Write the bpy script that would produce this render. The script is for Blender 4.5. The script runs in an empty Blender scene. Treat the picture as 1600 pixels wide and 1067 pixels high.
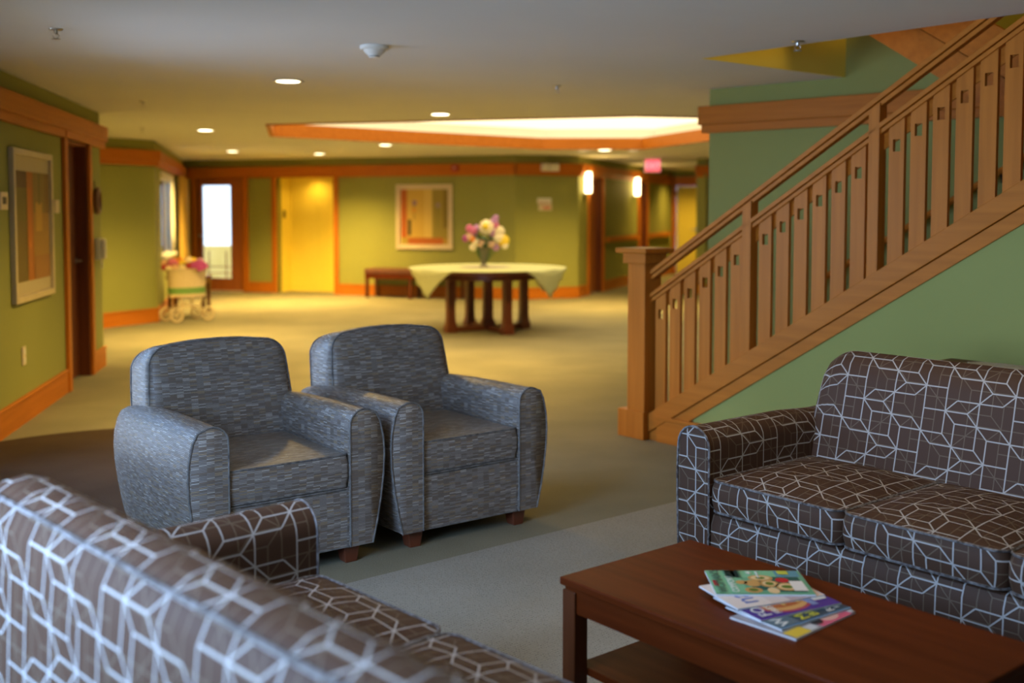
import bpy, bmesh, math, random
from mathutils import Vector, Matrix
random.seed(7)
S = bpy.context.scene
COL = S.collection
CEIL = 2.317
UX, UY = .633, -.774          # direction along sofas, coffee table and stair
NX, NY = .774, .633           # direction across them, away from the camera
def un(t, g): return (UX*t+NX*g, UY*t+NY*g)

# ------------------------------------------------------------------ camera, world, light, exposure
cam = bpy.data.objects.new('camera', bpy.data.cameras.new('camera')); COL.objects.link(cam)
cam.location = (0, 0, 1.43)
cam.rotation_euler = (math.pi/2-math.atan(.056), 0, 0)
cam.data.sensor_width = 36; cam.data.lens = 1700/1600*36
cam.data.shift_y = -(533.5-424)/1600
cam.data.clip_start = .05
cam.data.dof.use_dof = True
cam.data.dof.focus_distance = 3.9
cam.data.dof.aperture_fstop = 1.7
S.camera = cam
S.view_settings.view_transform = 'Standard'; S.view_settings.look = 'None'
S.view_settings.gamma = 1; S.view_settings.use_curve_mapping = False
S.view_settings.exposure = 0.3
w = bpy.data.worlds.new('world'); S.world = w; w.use_nodes = True
w.node_tree.nodes['Background'].inputs[0].default_value = (.62, .80, 1, 1)
w.node_tree.nodes['Background'].inputs[1].default_value = 2.6
S.cycles.use_denoising = True
S.cycles.max_bounces = 8
S.cycles.sample_clamp_indirect = 6

WARM = (1, .63, .15)
def lamp(name, kind, loc, rot, power, color, **kw):
    l = bpy.data.lights.new(name, kind); l.energy = power; l.color = color
    for k, v in kw.items(): setattr(l, k, v)
    o = bpy.data.objects.new(name, l); COL.objects.link(o); o.location = loc; o.rotation_euler = rot
    return o
# afternoon sun on the garden, coming over the roof from the right
lamp('sun', 'SUN', (0,0,9), Vector((-.62,.36,-.70)).to_track_quat('-Z','Y').to_euler(), 5, (1,.86,.62), angle=.01)
# daylight through the two lounge windows behind the camera and the glazed entrance in the long side wall
A_N = math.atan2(NY, NX)
SKY, BOUNCE = (.34, .58, 1), (1, .94, .80)      # blue sky light falls inwards and down, light off the ground goes inwards and up
for t, pw, pb in ((-1.0, 12, 5), (-2.35, 66, 11)):
    x, y = un(t, -.72)
    lamp('window_skylight', 'AREA', (x, y, 1.4), (math.pi/2-.50, 0, A_N-math.pi/2), pw, SKY, shape='RECTANGLE', size=1.12, size_y=1.38, spread=math.radians(125))
    lamp('window_ground_light', 'AREA', (x, y, 1.4), (math.pi/2+.55, 0, A_N-math.pi/2), pb, BOUNCE, shape='RECTANGLE', size=1.12, size_y=1.38, spread=math.radians(130))
A_E = math.atan2(.985,-.1716)-math.pi
lamp('entrance_skylight', 'AREA', (-2.95-.16, 5.33, 1.05), (math.pi/2-.35, 0, A_E), 46, SKY, shape='RECTANGLE', size=1.7, size_y=1.9, spread=math.radians(125))
lamp('entrance_ground_light', 'AREA', (-2.95-.16, 5.33, 1.05), (math.pi/2+.5, 0, A_E), 8, BOUNCE, shape='RECTANGLE', size=1.7, size_y=1.9, spread=math.radians(130))

# ------------------------------------------------------------------ materials
def nt(m): return m.node_tree.nodes, m.node_tree.links
def base_mat(name, color=(.5,.5,.5), rough=.6, metal=0, spec=.5):
    m = bpy.data.materials.new(name); m.use_nodes = True
    b = m.node_tree.nodes['Principled BSDF']
    b.inputs['Base Color'].default_value = (*color, 1); b.inputs['Roughness'].default_value = rough
    b.inputs['Metallic'].default_value = metal; b.inputs['Specular IOR Level'].default_value = spec
    return m, b
def noisy(name, c1, c2, rough=.6, scale=(8,8,8), detail=4, bump=0, coord='Object', spec=.5, bscale=None):
    m, b = base_mat(name, c1, rough, 0, spec); N, L = nt(m)
    tc = N.new('ShaderNodeTexCoord'); mp = N.new('ShaderNodeMapping'); mp.inputs['Scale'].default_value = scale
    no = N.new('ShaderNodeTexNoise'); no.inputs['Scale'].default_value = 1; no.inputs['Detail'].default_value = detail
    cr = N.new('ShaderNodeValToRGB'); cr.color_ramp.elements[0].position = .3; cr.color_ramp.elements[1].position = .7
    cr.color_ramp.elements[0].color = (*c1, 1); cr.color_ramp.elements[1].color = (*c2, 1)
    L.new(tc.outputs[coord], mp.inputs['Vector']); L.new(mp.outputs[0], no.inputs['Vector'])
    L.new(no.outputs['Fac'], cr.inputs[0]); L.new(cr.outputs[0], b.inputs['Base Color'])
    if bump:
        bm_ = N.new('ShaderNodeBump'); bm_.inputs['Strength'].default_value = bump; bm_.inputs['Distance'].default_value = .01
        src = no
        if bscale:
            src = N.new('ShaderNodeTexNoise'); src.inputs['Scale'].default_value = bscale
            L.new(tc.outputs[coord], src.inputs['Vector'])
        L.new(src.outputs['Fac'], bm_.inputs['Height']); L.new(bm_.outputs[0], b.inputs['Normal'])
    return m
def emit(name, color, strength):
    m = bpy.data.materials.new(name); m.use_nodes = True; N, L = nt(m); N.clear()
    e = N.new('ShaderNodeEmission'); e.inputs[0].default_value = (*color, 1); e.inputs[1].default_value = strength
    o = N.new('ShaderNodeOutputMaterial'); L.new(e.outputs[0], o.inputs[0]); return m
def glass(name, color=(1,1,1), rough=0.0, tint=.9):
    m = bpy.data.materials.new(name); m.use_nodes = True; N, L = nt(m); N.clear()
    t = N.new('ShaderNodeBsdfTransparent'); t.inputs[0].default_value = (*[c*tint for c in color], 1)
    g = N.new('ShaderNodeBsdfGlossy'); g.inputs['Roughness'].default_value = rough+.02
    f = N.new('ShaderNodeFresnel'); f.inputs[0].default_value = 1.45
    mx = N.new('ShaderNodeMixShader'); o = N.new('ShaderNodeOutputMaterial')
    L.new(f.outputs[0], mx.inputs[0]); L.new(t.outputs[0], mx.inputs[1]); L.new(g.outputs[0], mx.inputs[2]); L.new(mx.outputs[0], o.inputs[0])
    return m
def attr_mat(name, rough=.5):
    m, b = base_mat(name, (.5,.5,.5), rough, 0, .25); N, L = nt(m)
    a = N.new('ShaderNodeAttribute'); a.attribute_name = 'ink'; L.new(a.outputs['Color'], b.inputs['Base Color']); return m
class NB:      # tiny helper for math nodes
    def __init__(s, m): s.N, s.L = nt(m)
    def m(s, op, a, b=None, c=None):
        n = s.N.new('ShaderNodeMath'); n.operation = op
        for i, v in enumerate((a, b, c)):
            if v is None: continue
            if isinstance(v, (int, float)): n.inputs[i].default_value = v
            else: s.L.new(v, n.inputs[i])
        return n.outputs[0]
def blocks(nb, x, y, hw):
    """line drawing of stacked blocks; x right and y down in edge lengths; repeats along (4,0) and (1,-3)"""
    res = None
    def join(v):
        nonlocal res
        res = v if res is None else nb.m('MAXIMUM', res, v)
    def near(v, w_): return nb.m('LESS_THAN', nb.m('ABSOLUTE', v), w_)
    for y0, x0 in ((0,-1),(1,-1),(2,-1),(.5,.5),(1.5,1.5),(-.5,1.5)):            # level lines, two edges long
        q = nb.m('SUBTRACT', y, y0); j = nb.m('ROUND', nb.m('MULTIPLY', q, -1/3))
        d = nb.m('ADD', q, nb.m('MULTIPLY', j, 3.0))
        ph = nb.m('FLOORED_MODULO', nb.m('SUBTRACT', nb.m('SUBTRACT', x, x0), j), 4.0)
        join(nb.m('MULTIPLY', near(d, hw), nb.m('LESS_THAN', ph, 2.0)))
    for x0, y0, n in ((0,-1,4),(.5,-3.5+6,6)):                                    # upright lines
        q = nb.m('SUBTRACT', x, x0); mm = nb.m('ROUND', q); d = nb.m('SUBTRACT', q, mm)
        ph = nb.m('FLOORED_MODULO', nb.m('ADD', nb.m('SUBTRACT', y, y0), nb.m('MULTIPLY', mm, 3.0)), 12.0)
        join(nb.m('MULTIPLY', near(d, hw), nb.m('LESS_THAN', ph, float(n))))
    c = nb.m('SUBTRACT', x, y)
    for x0, y0, n in ((-.5,-.5,1),(-.5,1.5,1),(2,-1,1),(2.5,1.5,.5),(1,0,.5)):    # falling diagonals
        q = nb.m('SUBTRACT', c, x0-y0); d = nb.m('SUBTRACT', q, nb.m('MULTIPLY', nb.m('ROUND', nb.m('MULTIPLY', q, .25)), 4.0))
        ph = nb.m('FLOORED_MODULO', nb.m('SUBTRACT', y, y0), 3.0)
        join(nb.m('MULTIPLY', near(d, hw*1.35), nb.m('LESS_THAN', ph, n)))
    c = nb.m('ADD', x, y)
    for x0, y0, n in ((.5,.5,1),(1.5,.5,.5),(3,1,.5)):                            # rising diagonals, from their upper end down
        q = nb.m('SUBTRACT', c, x0+y0); mm = nb.m('ROUND', nb.m('MULTIPLY', q, .5)); d = nb.m('SUBTRACT', q, nb.m('MULTIPLY', mm, 2.0))
        ph = nb.m('FLOORED_MODULO', nb.m('SUBTRACT', nb.m('SUBTRACT', y, y0), nb.m('MULTIPLY', mm, 3.0)), 6.0)
        join(nb.m('MULTIPLY', near(d, hw*1.35), nb.m('LESS_THAN', ph, n)))
    return res
def sofa_fabric():
    m, b = base_mat('sofa_fabric', rough=.6, spec=.22); nb = NB(m); N, L = nb.N, nb.L
    uv = N.new('ShaderNodeUVMap'); sp = N.new('ShaderNodeSeparateXYZ'); L.new(uv.outputs[0], sp.inputs[0])
    x = nb.m('MULTIPLY', sp.outputs[0], 1/.084); y = nb.m('MULTIPLY', sp.outputs[1], -1/.084)
    l1 = blocks(nb, x, y, .029)
    l2 = blocks(nb, nb.m('SUBTRACT', x, .55), nb.m('ADD', y, 1.55), .023)
    no = N.new('ShaderNodeTexNoise'); no.inputs['Scale'].default_value = 900; L.new(uv.outputs[0], no.inputs['Vector'])
    m1 = N.new('ShaderNodeMixRGB'); m1.inputs[1].default_value = (.062,.031,.018,1); m1.inputs[2].default_value = (.135,.100,.068,1)
    L.new(nb.m('MULTIPLY', l2, .75), m1.inputs[0])
    m2 = N.new('ShaderNodeMixRGB'); m2.inputs[2].default_value = (.36,.345,.33,1)
    L.new(m1.outputs[0], m2.inputs[1]); L.new(l1, m2.inputs[0])
    L.new(m2.outputs[0], b.inputs['Base Color'])
    bp = N.new('ShaderNodeBump'); bp.inputs['Strength'].default_value = .12; bp.inputs['Distance'].default_value = .003
    L.new(no.outputs['Fac'], bp.inputs['Height']); L.new(bp.outputs[0], b.inputs['Normal'])
    return m
def chair_fabric():
    m, b = base_mat('chair_fabric', rough=.45, spec=.35); nb = NB(m); N, L = nb.N, nb.L
    uv = N.new('ShaderNodeUVMap'); sp = N.new('ShaderNodeSeparateXYZ'); L.new(uv.outputs[0], sp.inputs[0])
    RH = .0060
    col = nb.m('FLOOR', nb.m('MULTIPLY', sp.outputs[0], 1/.030))
    w1 = N.new('ShaderNodeTexWhiteNoise'); w1.noise_dimensions = '1D'; L.new(col, w1.inputs['W'])
    r = nb.m('ADD', nb.m('MULTIPLY', sp.outputs[1], 1/RH), w1.outputs['Value'])
    row = nb.m('FLOOR', r); fr = nb.m('FRACT', r)
    cv = N.new('ShaderNodeCombineXYZ'); L.new(col, cv.inputs[0]); L.new(row, cv.inputs[1])
    wn = N.new('ShaderNodeTexWhiteNoise'); wn.noise_dimensions = '2D'; L.new(cv.outputs[0], wn.inputs['Vector'])
    cr = N.new('ShaderNodeValToRGB'); cr.color_ramp.interpolation = 'CONSTANT'
    cols = [(0,(.165,.137,.115)),(.18,(.235,.212,.195)),(.36,(.19,.145,.11)),(.50,(.295,.27,.245)),(.68,(.225,.205,.195)),(.82,(.31,.235,.15)),(.91,(.42,.395,.36))]
    e = cr.color_ramp.elements
    e[0].position = 0; e[0].color = (*cols[0][1],1); e[1].position = cols[1][0]; e[1].color = (*cols[1][1],1)
    for p, c in cols[2:]:
        q = e.new(p); q.color = (*c, 1)
    L.new(wn.outputs['Value'], cr.inputs[0])
    mx = N.new('ShaderNodeMixRGB'); mx.inputs[2].default_value = (.092,.070,.056,1)
    L.new(cr.outputs[0], mx.inputs[1]); L.new(nb.m('MULTIPLY', nb.m('GREATER_THAN', fr, .56), .9), mx.inputs[0])
    L.new(mx.outputs[0], b.inputs['Base Color'])
    bp = N.new('ShaderNodeBump'); bp.inputs['Strength'].default_value = .2; bp.inputs['Distance'].default_value = .002
    L.new(nb.m('PINGPONG', fr, .5), bp.inputs['Height']); L.new(bp.outputs[0], b.inputs['Normal'])
    return m
def carpet_mat(name, c1, c2, dots):
    m, b = base_mat(name, rough=.95, spec=.1); nb = NB(m); N, L = nb.N, nb.L
    tc = N.new('ShaderNodeTexCoord')
    big = N.new('ShaderNodeTexNoise'); big.inputs['Scale'].default_value = 1.7; big.inputs['Detail'].default_value = 5
    fine = N.new('ShaderNodeTexNoise'); fine.inputs['Scale'].default_value = 160; fine.inputs['Detail'].default_value = 2
    L.new(tc.outputs['Object'], big.inputs['Vector']); L.new(tc.outputs['Object'], fine.inputs['Vector'])
    f = nb.m('ADD', nb.m('MULTIPLY', big.outputs['Fac'], .6), nb.m('MULTIPLY', fine.outputs['Fac'], .4))
    cr = N.new('ShaderNodeValToRGB'); cr.color_ramp.elements[0].position = .35; cr.color_ramp.elements[1].position = .65
    cr.color_ramp.elements[0].color = (*c1, 1); cr.color_ramp.elements[1].color = (*c2, 1); L.new(f, cr.inputs[0])
    out = cr.outputs[0]; hgt = fine.outputs['Fac']
    if dots:
        vo = N.new('ShaderNodeTexVoronoi'); vo.inputs['Scale'].default_value = 85; vo.inputs['Randomness'].default_value = .25
        mp = N.new('ShaderNodeMapping'); mp.inputs['Rotation'].default_value = (0,0,A_N)
        L.new(tc.outputs['Object'], mp.inputs[0]); L.new(mp.outputs[0], vo.inputs['Vector'])
        d = nb.m('LESS_THAN', vo.outputs['Distance'], .23)
        mx = N.new('ShaderNodeMixRGB'); mx.inputs[2].default_value = (c1[0]*.35, c1[1]*.35, c1[2]*.35, 1)
        L.new(nb.m('MULTIPLY', d, .6), mx.inputs[0]); L.new(out, mx.inputs[1]); out = mx.outputs[0]
        hgt = vo.outputs['Distance']
    L.new(out, b.inputs['Base Color'])
    bp = N.new('ShaderNodeBump'); bp.inputs['Strength'].default_value = .5; bp.inputs['Distance'].default_value = .004
    L.new(hgt, bp.inputs['Height']); L.new(bp.outputs[0], b.inputs['Normal'])
    return m

M = {}
M['green'] = noisy('sage_green_paint', (.265,.277,.078), (.28,.292,.085), .75, (1.5,1.5,1.5), bump=.03, bscale=220, spec=.25)
M['ceiling'] = noisy('ceiling_paint', (.70,.69,.66), (.74,.73,.70), .9, (1,1,1), bump=.05, bscale=150, spec=.2)
M['yellow'] = noisy('yellow_paint', (.86,.70,.10), (.90,.74,.11), .7, (2,2,2))
M['wood_x'] = noisy('oak_along', (.51,.162,.017), (.40,.124,.011), .42, (1.6,30,30), 6, .05, spec=.15)
M['wood_z'] = noisy('oak_upright', (.51,.162,.017), (.40,.124,.011), .42, (30,30,1.6), 6, .05, spec=.15)
M['door'] = noisy('door_wood', (.42,.135,.035), (.33,.10,.026), .4, (24,24,1.5), 6, .04)
M['dark'] = noisy('mahogany', (.115,.022,.004), (.070,.012,.002), .42, (2,26,26), 6, .02, spec=.08)
M['dark_z'] = noisy('mahogany_upright', (.105,.030,.010), (.07,.019,.006), .3, (26,26,2), 6, .02, spec=.25)
M['door_dark'] = noisy('dark_door_wood', (.15,.042,.014), (.10,.028,.009), .4, (24,24,1.5), 6, .04, spec=.3)
M['table'] = noisy('cherry_wood', (.16,.042,.018), (.11,.027,.011), .35, (20,20,2), 6)
M['sofa'] = sofa_fabric(); M['chair'] = chair_fabric()
M['pipe_sofa'] = noisy('sofa_piping', (.04,.028,.024), (.20,.19,.19), .6, (60,60,60), 1)
M['pipe_chair'] = noisy('chair_piping', (.06,.055,.052), (.20,.19,.18), .5, (40,40,40))
M['carpet'] = carpet_mat('plain_carpet', (.175,.165,.115), (.235,.22,.155), False)
M['loop'] = carpet_mat('loop_carpet', (.25,.24,.20), (.33,.315,.27), True)
M['mat'] = carpet_mat('brown_matting', (.040,.026,.018), (.068,.045,.031), True)
M['white'] = noisy('white_plastic', (.72,.70,.64), (.76,.74,.68), .45, (4,4,4))
M['cream'] = noisy('cream_frame', (.60,.50,.36), (.66,.56,.41), .4, (10,10,10))
M['silver'] = noisy('champagne_frame', (.46,.39,.26), (.52,.44,.30), .32, (10,10,10))
M['chrome'] = base_mat('brushed_metal', (.55,.53,.50), .3, 1)[0]
M['blackmetal'] = base_mat('dark_metal', (.03,.03,.03), .4, .6)[0]
M['ink'] = attr_mat('printed_colours', .6)
M['gloss_ink'] = attr_mat('glossy_print', .22)
M['paper'] = noisy('paper_edges', (.66,.67,.70), (.78,.79,.80), .6, (3,3,400))
M['glass'] = glass('window_glass', (1,1,1))
M['vase'] = glass('vase_glass', (.95,.92,.85), .02, .82)
N_, L_ = nt(M['vase']); t_ = N_.new('ShaderNodeBsdfTranslucent'); t_.inputs[0].default_value = (.9,.88,.8,1); x_ = N_.new('ShaderNodeMixShader'); x_.inputs[0].default_value = .3
o_ = N_['Material Output']; L_.new(o_.inputs[0].links[0].from_socket, x_.inputs[1]); L_.new(t_.outputs[0], x_.inputs[2]); L_.new(x_.outputs[0], o_.inputs[0])
M['lens'] = emit('downlight_lens', (1,.86,.52), 9)
M['lens_dim'] = emit('downlight_lens_dim', (1,.74,.36), 1.3)
M['sconce'] = emit('sconce_shade_lit', (1,.80,.42), 7)
M['skylight'] = emit('skylight_panel', (1,.77,.40), 2.0)
M['exit'] = emit('exit_panel_lit', (1,.14,.16), 1.1)
M['cloth'] = noisy('pale_green_cloth', (.54,.56,.27), (.60,.62,.32), .8, (30,30,30), bump=.1)
M['lace'] = noisy('cream_lace', (.42,.36,.27), (.60,.52,.40), .9, (90,90,90), 2, .4)
M['wicker'] = noisy('cream_wicker', (.55,.44,.26), (.68,.57,.37), .7, (40,40,120), 3, .5)
M['greenband'] = noisy('green_weave', (.12,.26,.06), (.18,.36,.09), .7, (40,40,120), 3, .5)
M['leather'] = noisy('brown_leather', (.10,.032,.016), (.14,.045,.02), .4, (12,12,12))
M['leaf'] = noisy('leaf_green', (.02,.07,.02), (.05,.13,.035), .6, (20,20,20))
M['stemg'] = noisy('stem_green', (.05,.12,.03), (.08,.18,.05), .6, (20,20,20))
M['red'] = base_mat('red_plastic', (.35,.02,.015), .4)[0]
M['patio'] = noisy('patio_ground', (.45,.43,.38), (.52,.50,.45), .9, (3,3,3))
M['hedgey'] = noisy('sunlit_screen', (.60,.46,.14), (.68,.54,.20), .8, (4,4,4))
M['curtain'] = noisy('sheer_curtain', (.80,.79,.76), (.86,.85,.82), .9, (20,20,2))
M['drape'] = noisy('gold_drape', (.62,.42,.10), (.55,.36,.08), .8, (30,30,1))
for nm, c in dict(pink=(.62,.16,.30), lilac=(.52,.26,.52), yellow_petal=(.85,.62,.04), ivory=(.85,.74,.50), orange=(.75,.27,.04), crimson=(.36,.03,.04), magenta=(.42,.06,.32), peach=(.75,.50,.32)).items():
    M[nm] = noisy('petal_'+nm, c, tuple(min(1, v*1.15) for v in c), .6, (25,25,25))

# ------------------------------------------------------------------ mesh helpers
class MB:
    def __init__(s): s.v = []; s.f = []; s.uv = []; s.ink = []
    def face(s, idx, uv=None, ink=None): s.f.append(tuple(idx)); s.uv.append(uv); s.ink.append(ink)
    def box(s, a, b, fn=None):
        i = len(s.v)
        for z in (a[2], b[2]):
            for x, y in ((a[0],a[1]),(b[0],a[1]),(b[0],b[1]),(a[0],b[1])):
                s.v.append(fn((x,y,z)) if fn else (x,y,z))
        for q in ((0,3,2,1),(4,5,6,7),(0,1,5,4),(1,2,6,5),(2,3,7,6),(3,0,4,7)): s.face([i+k for k in q])
        return s
    def prism(s, pts, axis, a, b):
        """polygon pts in the two other axes, pushed along axis from a to b"""
        i = len(s.v); n = len(pts)
        for d in (a, b):
            for p in pts:
                s.v.append({'x':(d,p[0],p[1]),'y':(p[0],d,p[1]),'z':(p[0],p[1],d)}[axis])
        s.face(range(i, i+n)[::-1]); s.face(range(i+n, i+2*n))
        for k in range(n): s.face((i+k, i+(k+1)%n, i+n+(k+1)%n, i+n+k))
        return s
    def loft(s, rings, us=None, vs=None, closed=True, caps=(True,True), capuv=None):
        i = len(s.v); n = len(rings[0]); R = len(rings)
        for r in rings: s.v.extend(tuple(p) for p in r)
        if us is None:
            us = [0]
            for k in range(1, R): us.append(us[-1]+(Vector(rings[k][0])-Vector(rings[k-1][0])).length)
        if vs is None:
            vs = [0]
            for k in range(n): vs.append(vs[-1]+(Vector(rings[R//2][(k+1)%n])-Vector(rings[R//2][k])).length)
        for r in range(R-1):
            for k in range(n if closed else n-1):
                k2 = (k+1) % n
                s.face((i+r*n+k, i+r*n+k2, i+(r+1)*n+k2, i+(r+1)*n+k),
                       [(us[r],vs[k]),(us[r],vs[k+1]),(us[r+1],vs[k+1]),(us[r+1],vs[k])])
        for which, r in ((0, 0), (1, R-1)):
            if not caps[which]: continue
            P = [Vector(p) for p in rings[r]]; c = sum(P, Vector())/n; j = len(s.v); s.v.append(tuple(c))
            f = capuv or (lambda p: (p[0], p[2]))
            for k in range(n):
                k2 = (k+1) % n
                s.face((i+r*n+k, i+r*n+k2, j), [f(P[k]), f(P[k2]), f(c)])
        return s
    def tube(s, pts, r, closed=False, seg=7):
        P = [Vector(p) for p in pts]; n = len(P); rings = []
        prev = None
        for k in range(n):
            if closed: d = P[(k+1)%n]-P[k-1]
            else: d = P[min(k+1,n-1)]-P[max(k-1,0)]
            d.normalize()
            a = prev if prev else (Vector((0,0,1)) if abs(d.z) < .9 else Vector((1,0,0)))
            x = (a-d*a.dot(d)); x.normalize(); y = d.cross(x); prev = x
            rr = r[k] if isinstance(r, (list, tuple)) else r
            rings.append([tuple(P[k]+(x*math.cos(t)+y*math.sin(t))*rr) for t in [2*math.pi*q/seg for q in range(seg)]])
        if closed: rings.append(rings[0]); s.loft(rings, caps=(False,False))
        else: s.loft(rings)
        return s
    def lathe(s, prof, seg=24, c=(0,0), caps=(True,True)):
        rings = [[(c[0]+r*math.cos(t), c[1]+r*math.sin(t), z) for t in [2*math.pi*q/seg for q in range(seg)]] for r, z in prof]
        return s.loft(rings, caps=caps)
    def ball(s, c, r, seg=8, rings=6):
        rx, ry, rz = r if isinstance(r, tuple) else (r,r,r)
        R = [[(c[0]+rx*math.sin(a)*math.cos(t), c[1]+ry*math.sin(a)*math.sin(t), c[2]+rz*math.cos(a)) for t in [2*math.pi*q/seg for q in range(seg)]]
             for a in [math.pi*(k+.02)/(rings+.04) for k in range(rings+1)]]
        return s.loft(R)
    def quad(s, p, ink): # flat print, p four points
        i = len(s.v); s.v.extend(p); s.face(range(i, i+len(p)), None, ink); return s
    def build(s, name, mat, parent=None, loc=None, rz=None, smooth=40, bevel=0, kind=None, label=None):
        me = bpy.data.meshes.new(name); me.from_pydata([tuple(p) for p in s.v], [], s.f)
        uvl = me.uv_layers.new(name='UVMap')
        for p, uv in zip(me.polygons, s.uv):
            for q, li in enumerate(p.loop_indices):
                if uv: uvl.data[li].uv = uv[q]
                else:
                    co = me.vertices[me.loops[li].vertex_index].co; nn = p.normal
                    a = max(range(3), key=lambda k: abs(nn[k]))
                    uvl.data[li].uv = ((co[1],co[2]),(co[0],co[2]),(co[0],co[1]))[a]
        if any(k for k in s.ink):
            at = me.color_attributes.new('ink', 'FLOAT_COLOR', 'CORNER')
            for p, k in zip(me.polygons, s.ink):
                for li in p.loop_indices: at.data[li].color = (*(k or (.5,.5,.5)), 1)
        else:
            bm = bmesh.new(); bm.from_mesh(me); bmesh.ops.recalc_face_normals(bm, faces=bm.faces); bm.to_mesh(me); bm.free()
        me.materials.append(mat)
        if smooth:
            for p in me.polygons: p.use_smooth = True
            me.set_sharp_from_angle(angle=math.radians(smooth))
        o = bpy.data.objects.new(name, me); COL.objects.link(o)
        if parent: o.parent = parent
        if loc: o.location = loc
        if rz is not None: o.rotation_euler = (0,0,rz)
        if bevel:
            b = o.modifiers.new('soft_edges', 'BEVEL'); b.width = bevel; b.segments = 2; b.limit_method = 'ANGLE'
        if kind: o['kind'] = kind
        if label: o['label'] = label
        return o
def box(a, b): return MB().box(a, b)
def empty(name, loc, rz=0, label=None, cat=None, group=None):
    o = bpy.data.objects.new(name, None); COL.objects.link(o); o.location = loc; o.rotation_euler = (0,0,rz); o.empty_display_size = .1
    if label: o['label'] = label
    if cat: o['category'] = cat
    if group: o['group'] = group
    return o
def tag(o, label, cat, group=None):
    o['label'] = label; o['category'] = cat
    if group: o['group'] = group
    return o
def dup(root, loc, rz, label):
    r = root.copy(); COL.objects.link(r); r.location = loc; r.rotation_euler = (0,0,rz); r['label'] = label
    for ch in list(root.children):
        c = ch.copy(); COL.objects.link(c); c.parent = r
        for g in list(ch.children):
            d = g.copy(); COL.objects.link(d); d.parent = c
    return r
def text(body, size, mat, parent, loc, rot=(0,0,0), name='lettering', align='LEFT', sx=1):
    cu = bpy.data.curves.new(name, 'FONT'); cu.body = body; cu.size = size; cu.align_x = align; cu.extrude = .0002; cu.resolution_u = 3
    t = bpy.data.objects.new('tmp', cu); COL.objects.link(t)
    me = bpy.data.meshes.new_from_object(t.evaluated_get(bpy.context.evaluated_depsgraph_get())); me.name = name
    bpy.data.objects.remove(t); bpy.data.curves.remove(cu)
    me.materials.clear(); me.materials.append(mat); o = bpy.data.objects.new(name, me); COL.objects.link(o)
    o.parent = parent; o.location = loc; o.rotation_euler = rot; o.scale = (sx,1,1); return o
def solid(name, c, r=.5): return base_mat(name, c, r)[0]

# ------------------------------------------------------------------ room shell
class Frame:                       # a wall seen from inside: x to the right, y into the wall
    def __init__(s, P0, P1):
        s.P0 = P0; d = Vector((P1[0]-P0[0], P1[1]-P0[1])); s.L = d.length; s.d = d/s.L; s.rz = math.atan2(s.d.y, s.d.x)
    def at(s, x, y=0, z=0): return (s.P0[0]+s.d.x*x-s.d.y*y, s.P0[1]+s.d.y*x+s.d.x*y, z)
def wall(name, P0, P1, openings=(), mat=None, z1=CEIL, thick=.14):
    f = Frame(P0, P1); m = MB()
    xs = sorted({0, f.L, *[o[0] for o in openings], *[o[1] for o in openings]})
    for a, b in zip(xs, xs[1:]):
        op = [o for o in openings if o[0] <= a+1e-6 and o[1] >= b-1e-6]
        if not op: m.box((a,0,0), (b,thick,z1))
        else:
            if op[0][2] > 0: m.box((a,0,0), (b,thick,op[0][2]))
            if op[0][3] < z1: m.box((a,0,op[0][3]), (b,thick,z1))
    m.build(name, mat or M['green'], loc=f.at(0), rz=f.rz, kind='structure', smooth=0)
    return f
NTRIM = [0]
def trim(f, x0=0, x1=None, e0=0, e1=0):
    x1 = f.L if x1 is None else x1; NTRIM[0] += 1
    o = box((x0-e0,-.065,2.055), (x1+e1,-.002,2.19)).build('trim_%d' % NTRIM[0], M['wood_x'], loc=f.at(0), rz=f.rz, kind='structure', smooth=0, bevel=.004)
    box((x0-e0*.7,-.045,1.995), (x1+e1*.7,-.002,2.055)).build('lower_board', M['wood_x'], o, smooth=0, bevel=.003)
    return o
def baseboard(side, f, spans, h=.16):
    for x0, x1 in spans:
        o = box((x0,-.018,0), (x1,-.001,h)).build('baseboard_'+side, M['wood_x'], loc=f.at(0), rz=f.rz, kind='structure', smooth=0)
        box((x0,-.026,h), (x1,-.001,h+.024)).build('cap', M['wood_x'], o, smooth=0, bevel=.004)

# floor
o = MB().prism([(-9,-4),(8,-4),(8,28),(-9,28)], 'z', -.1, 0).build('floor', M['carpet'], kind='structure', smooth=0)
c = [un(-3.57,-.6), un(1.15,-.6), un(1.15,4.88), un(-3.57,4.88)]
MB().prism(c, 'z', .0005, .004).build('floor_carpet_panel', M['loop'], kind='structure', smooth=0)
pts = [(-2.2+1.22*math.cos(a), 5.9+1.22*math.sin(a)*1.0) for a in [2*math.pi*k/64 for k in range(64)]]
tag(MB().prism(pts, 'z', .0005, .006).build('floor_mat', M['mat'], smooth=0), 'round dark brown mat set on the carpet beside the striped armchair', 'mat')

# walls
LW = wall('wall_left', (-2.38,2.02), (-3.767,9.982), [(2.45,4.25,0,2.03),(6.68,7.5,0,1.995)])
LO = (Vector((-3.201,6.732))-Vector((-2.38,2.02))).length     # offset of the pixel-measured station 0
RL = wall('wall_left_return', (-3.767,9.982), (-6.6,9.5))
RB = wall('wall_left_recess', (-6.6,9.5), (-6.48,10.62))
W2 = wall('wall_left_far', (-6.48,10.62), (-4.555,13.919))
W3 = wall('wall_window', (-4.555,13.919), (-5.87,19.52), [(.86,2.75,.80,1.88)], thick=.045)
BW = wall('wall_back', (-5.87,19.52), (.051,17.439), [(.26,1.22,0,2.0),(1.9,3.02,0,2.06)])
W5 = wall('wall_back_angled', (.051,17.439), (1.083,17.825))
CO = wall('wall_corridor', (1.083,17.825), (3.62,24.66), [(.62,1.45,0,2.0),(4.12,4.82,0,2.0)])
CE = wall('wall_corridor_end', (3.62,24.66), (5.9,24.3), [(.08,.62,0,2.0)])
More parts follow.
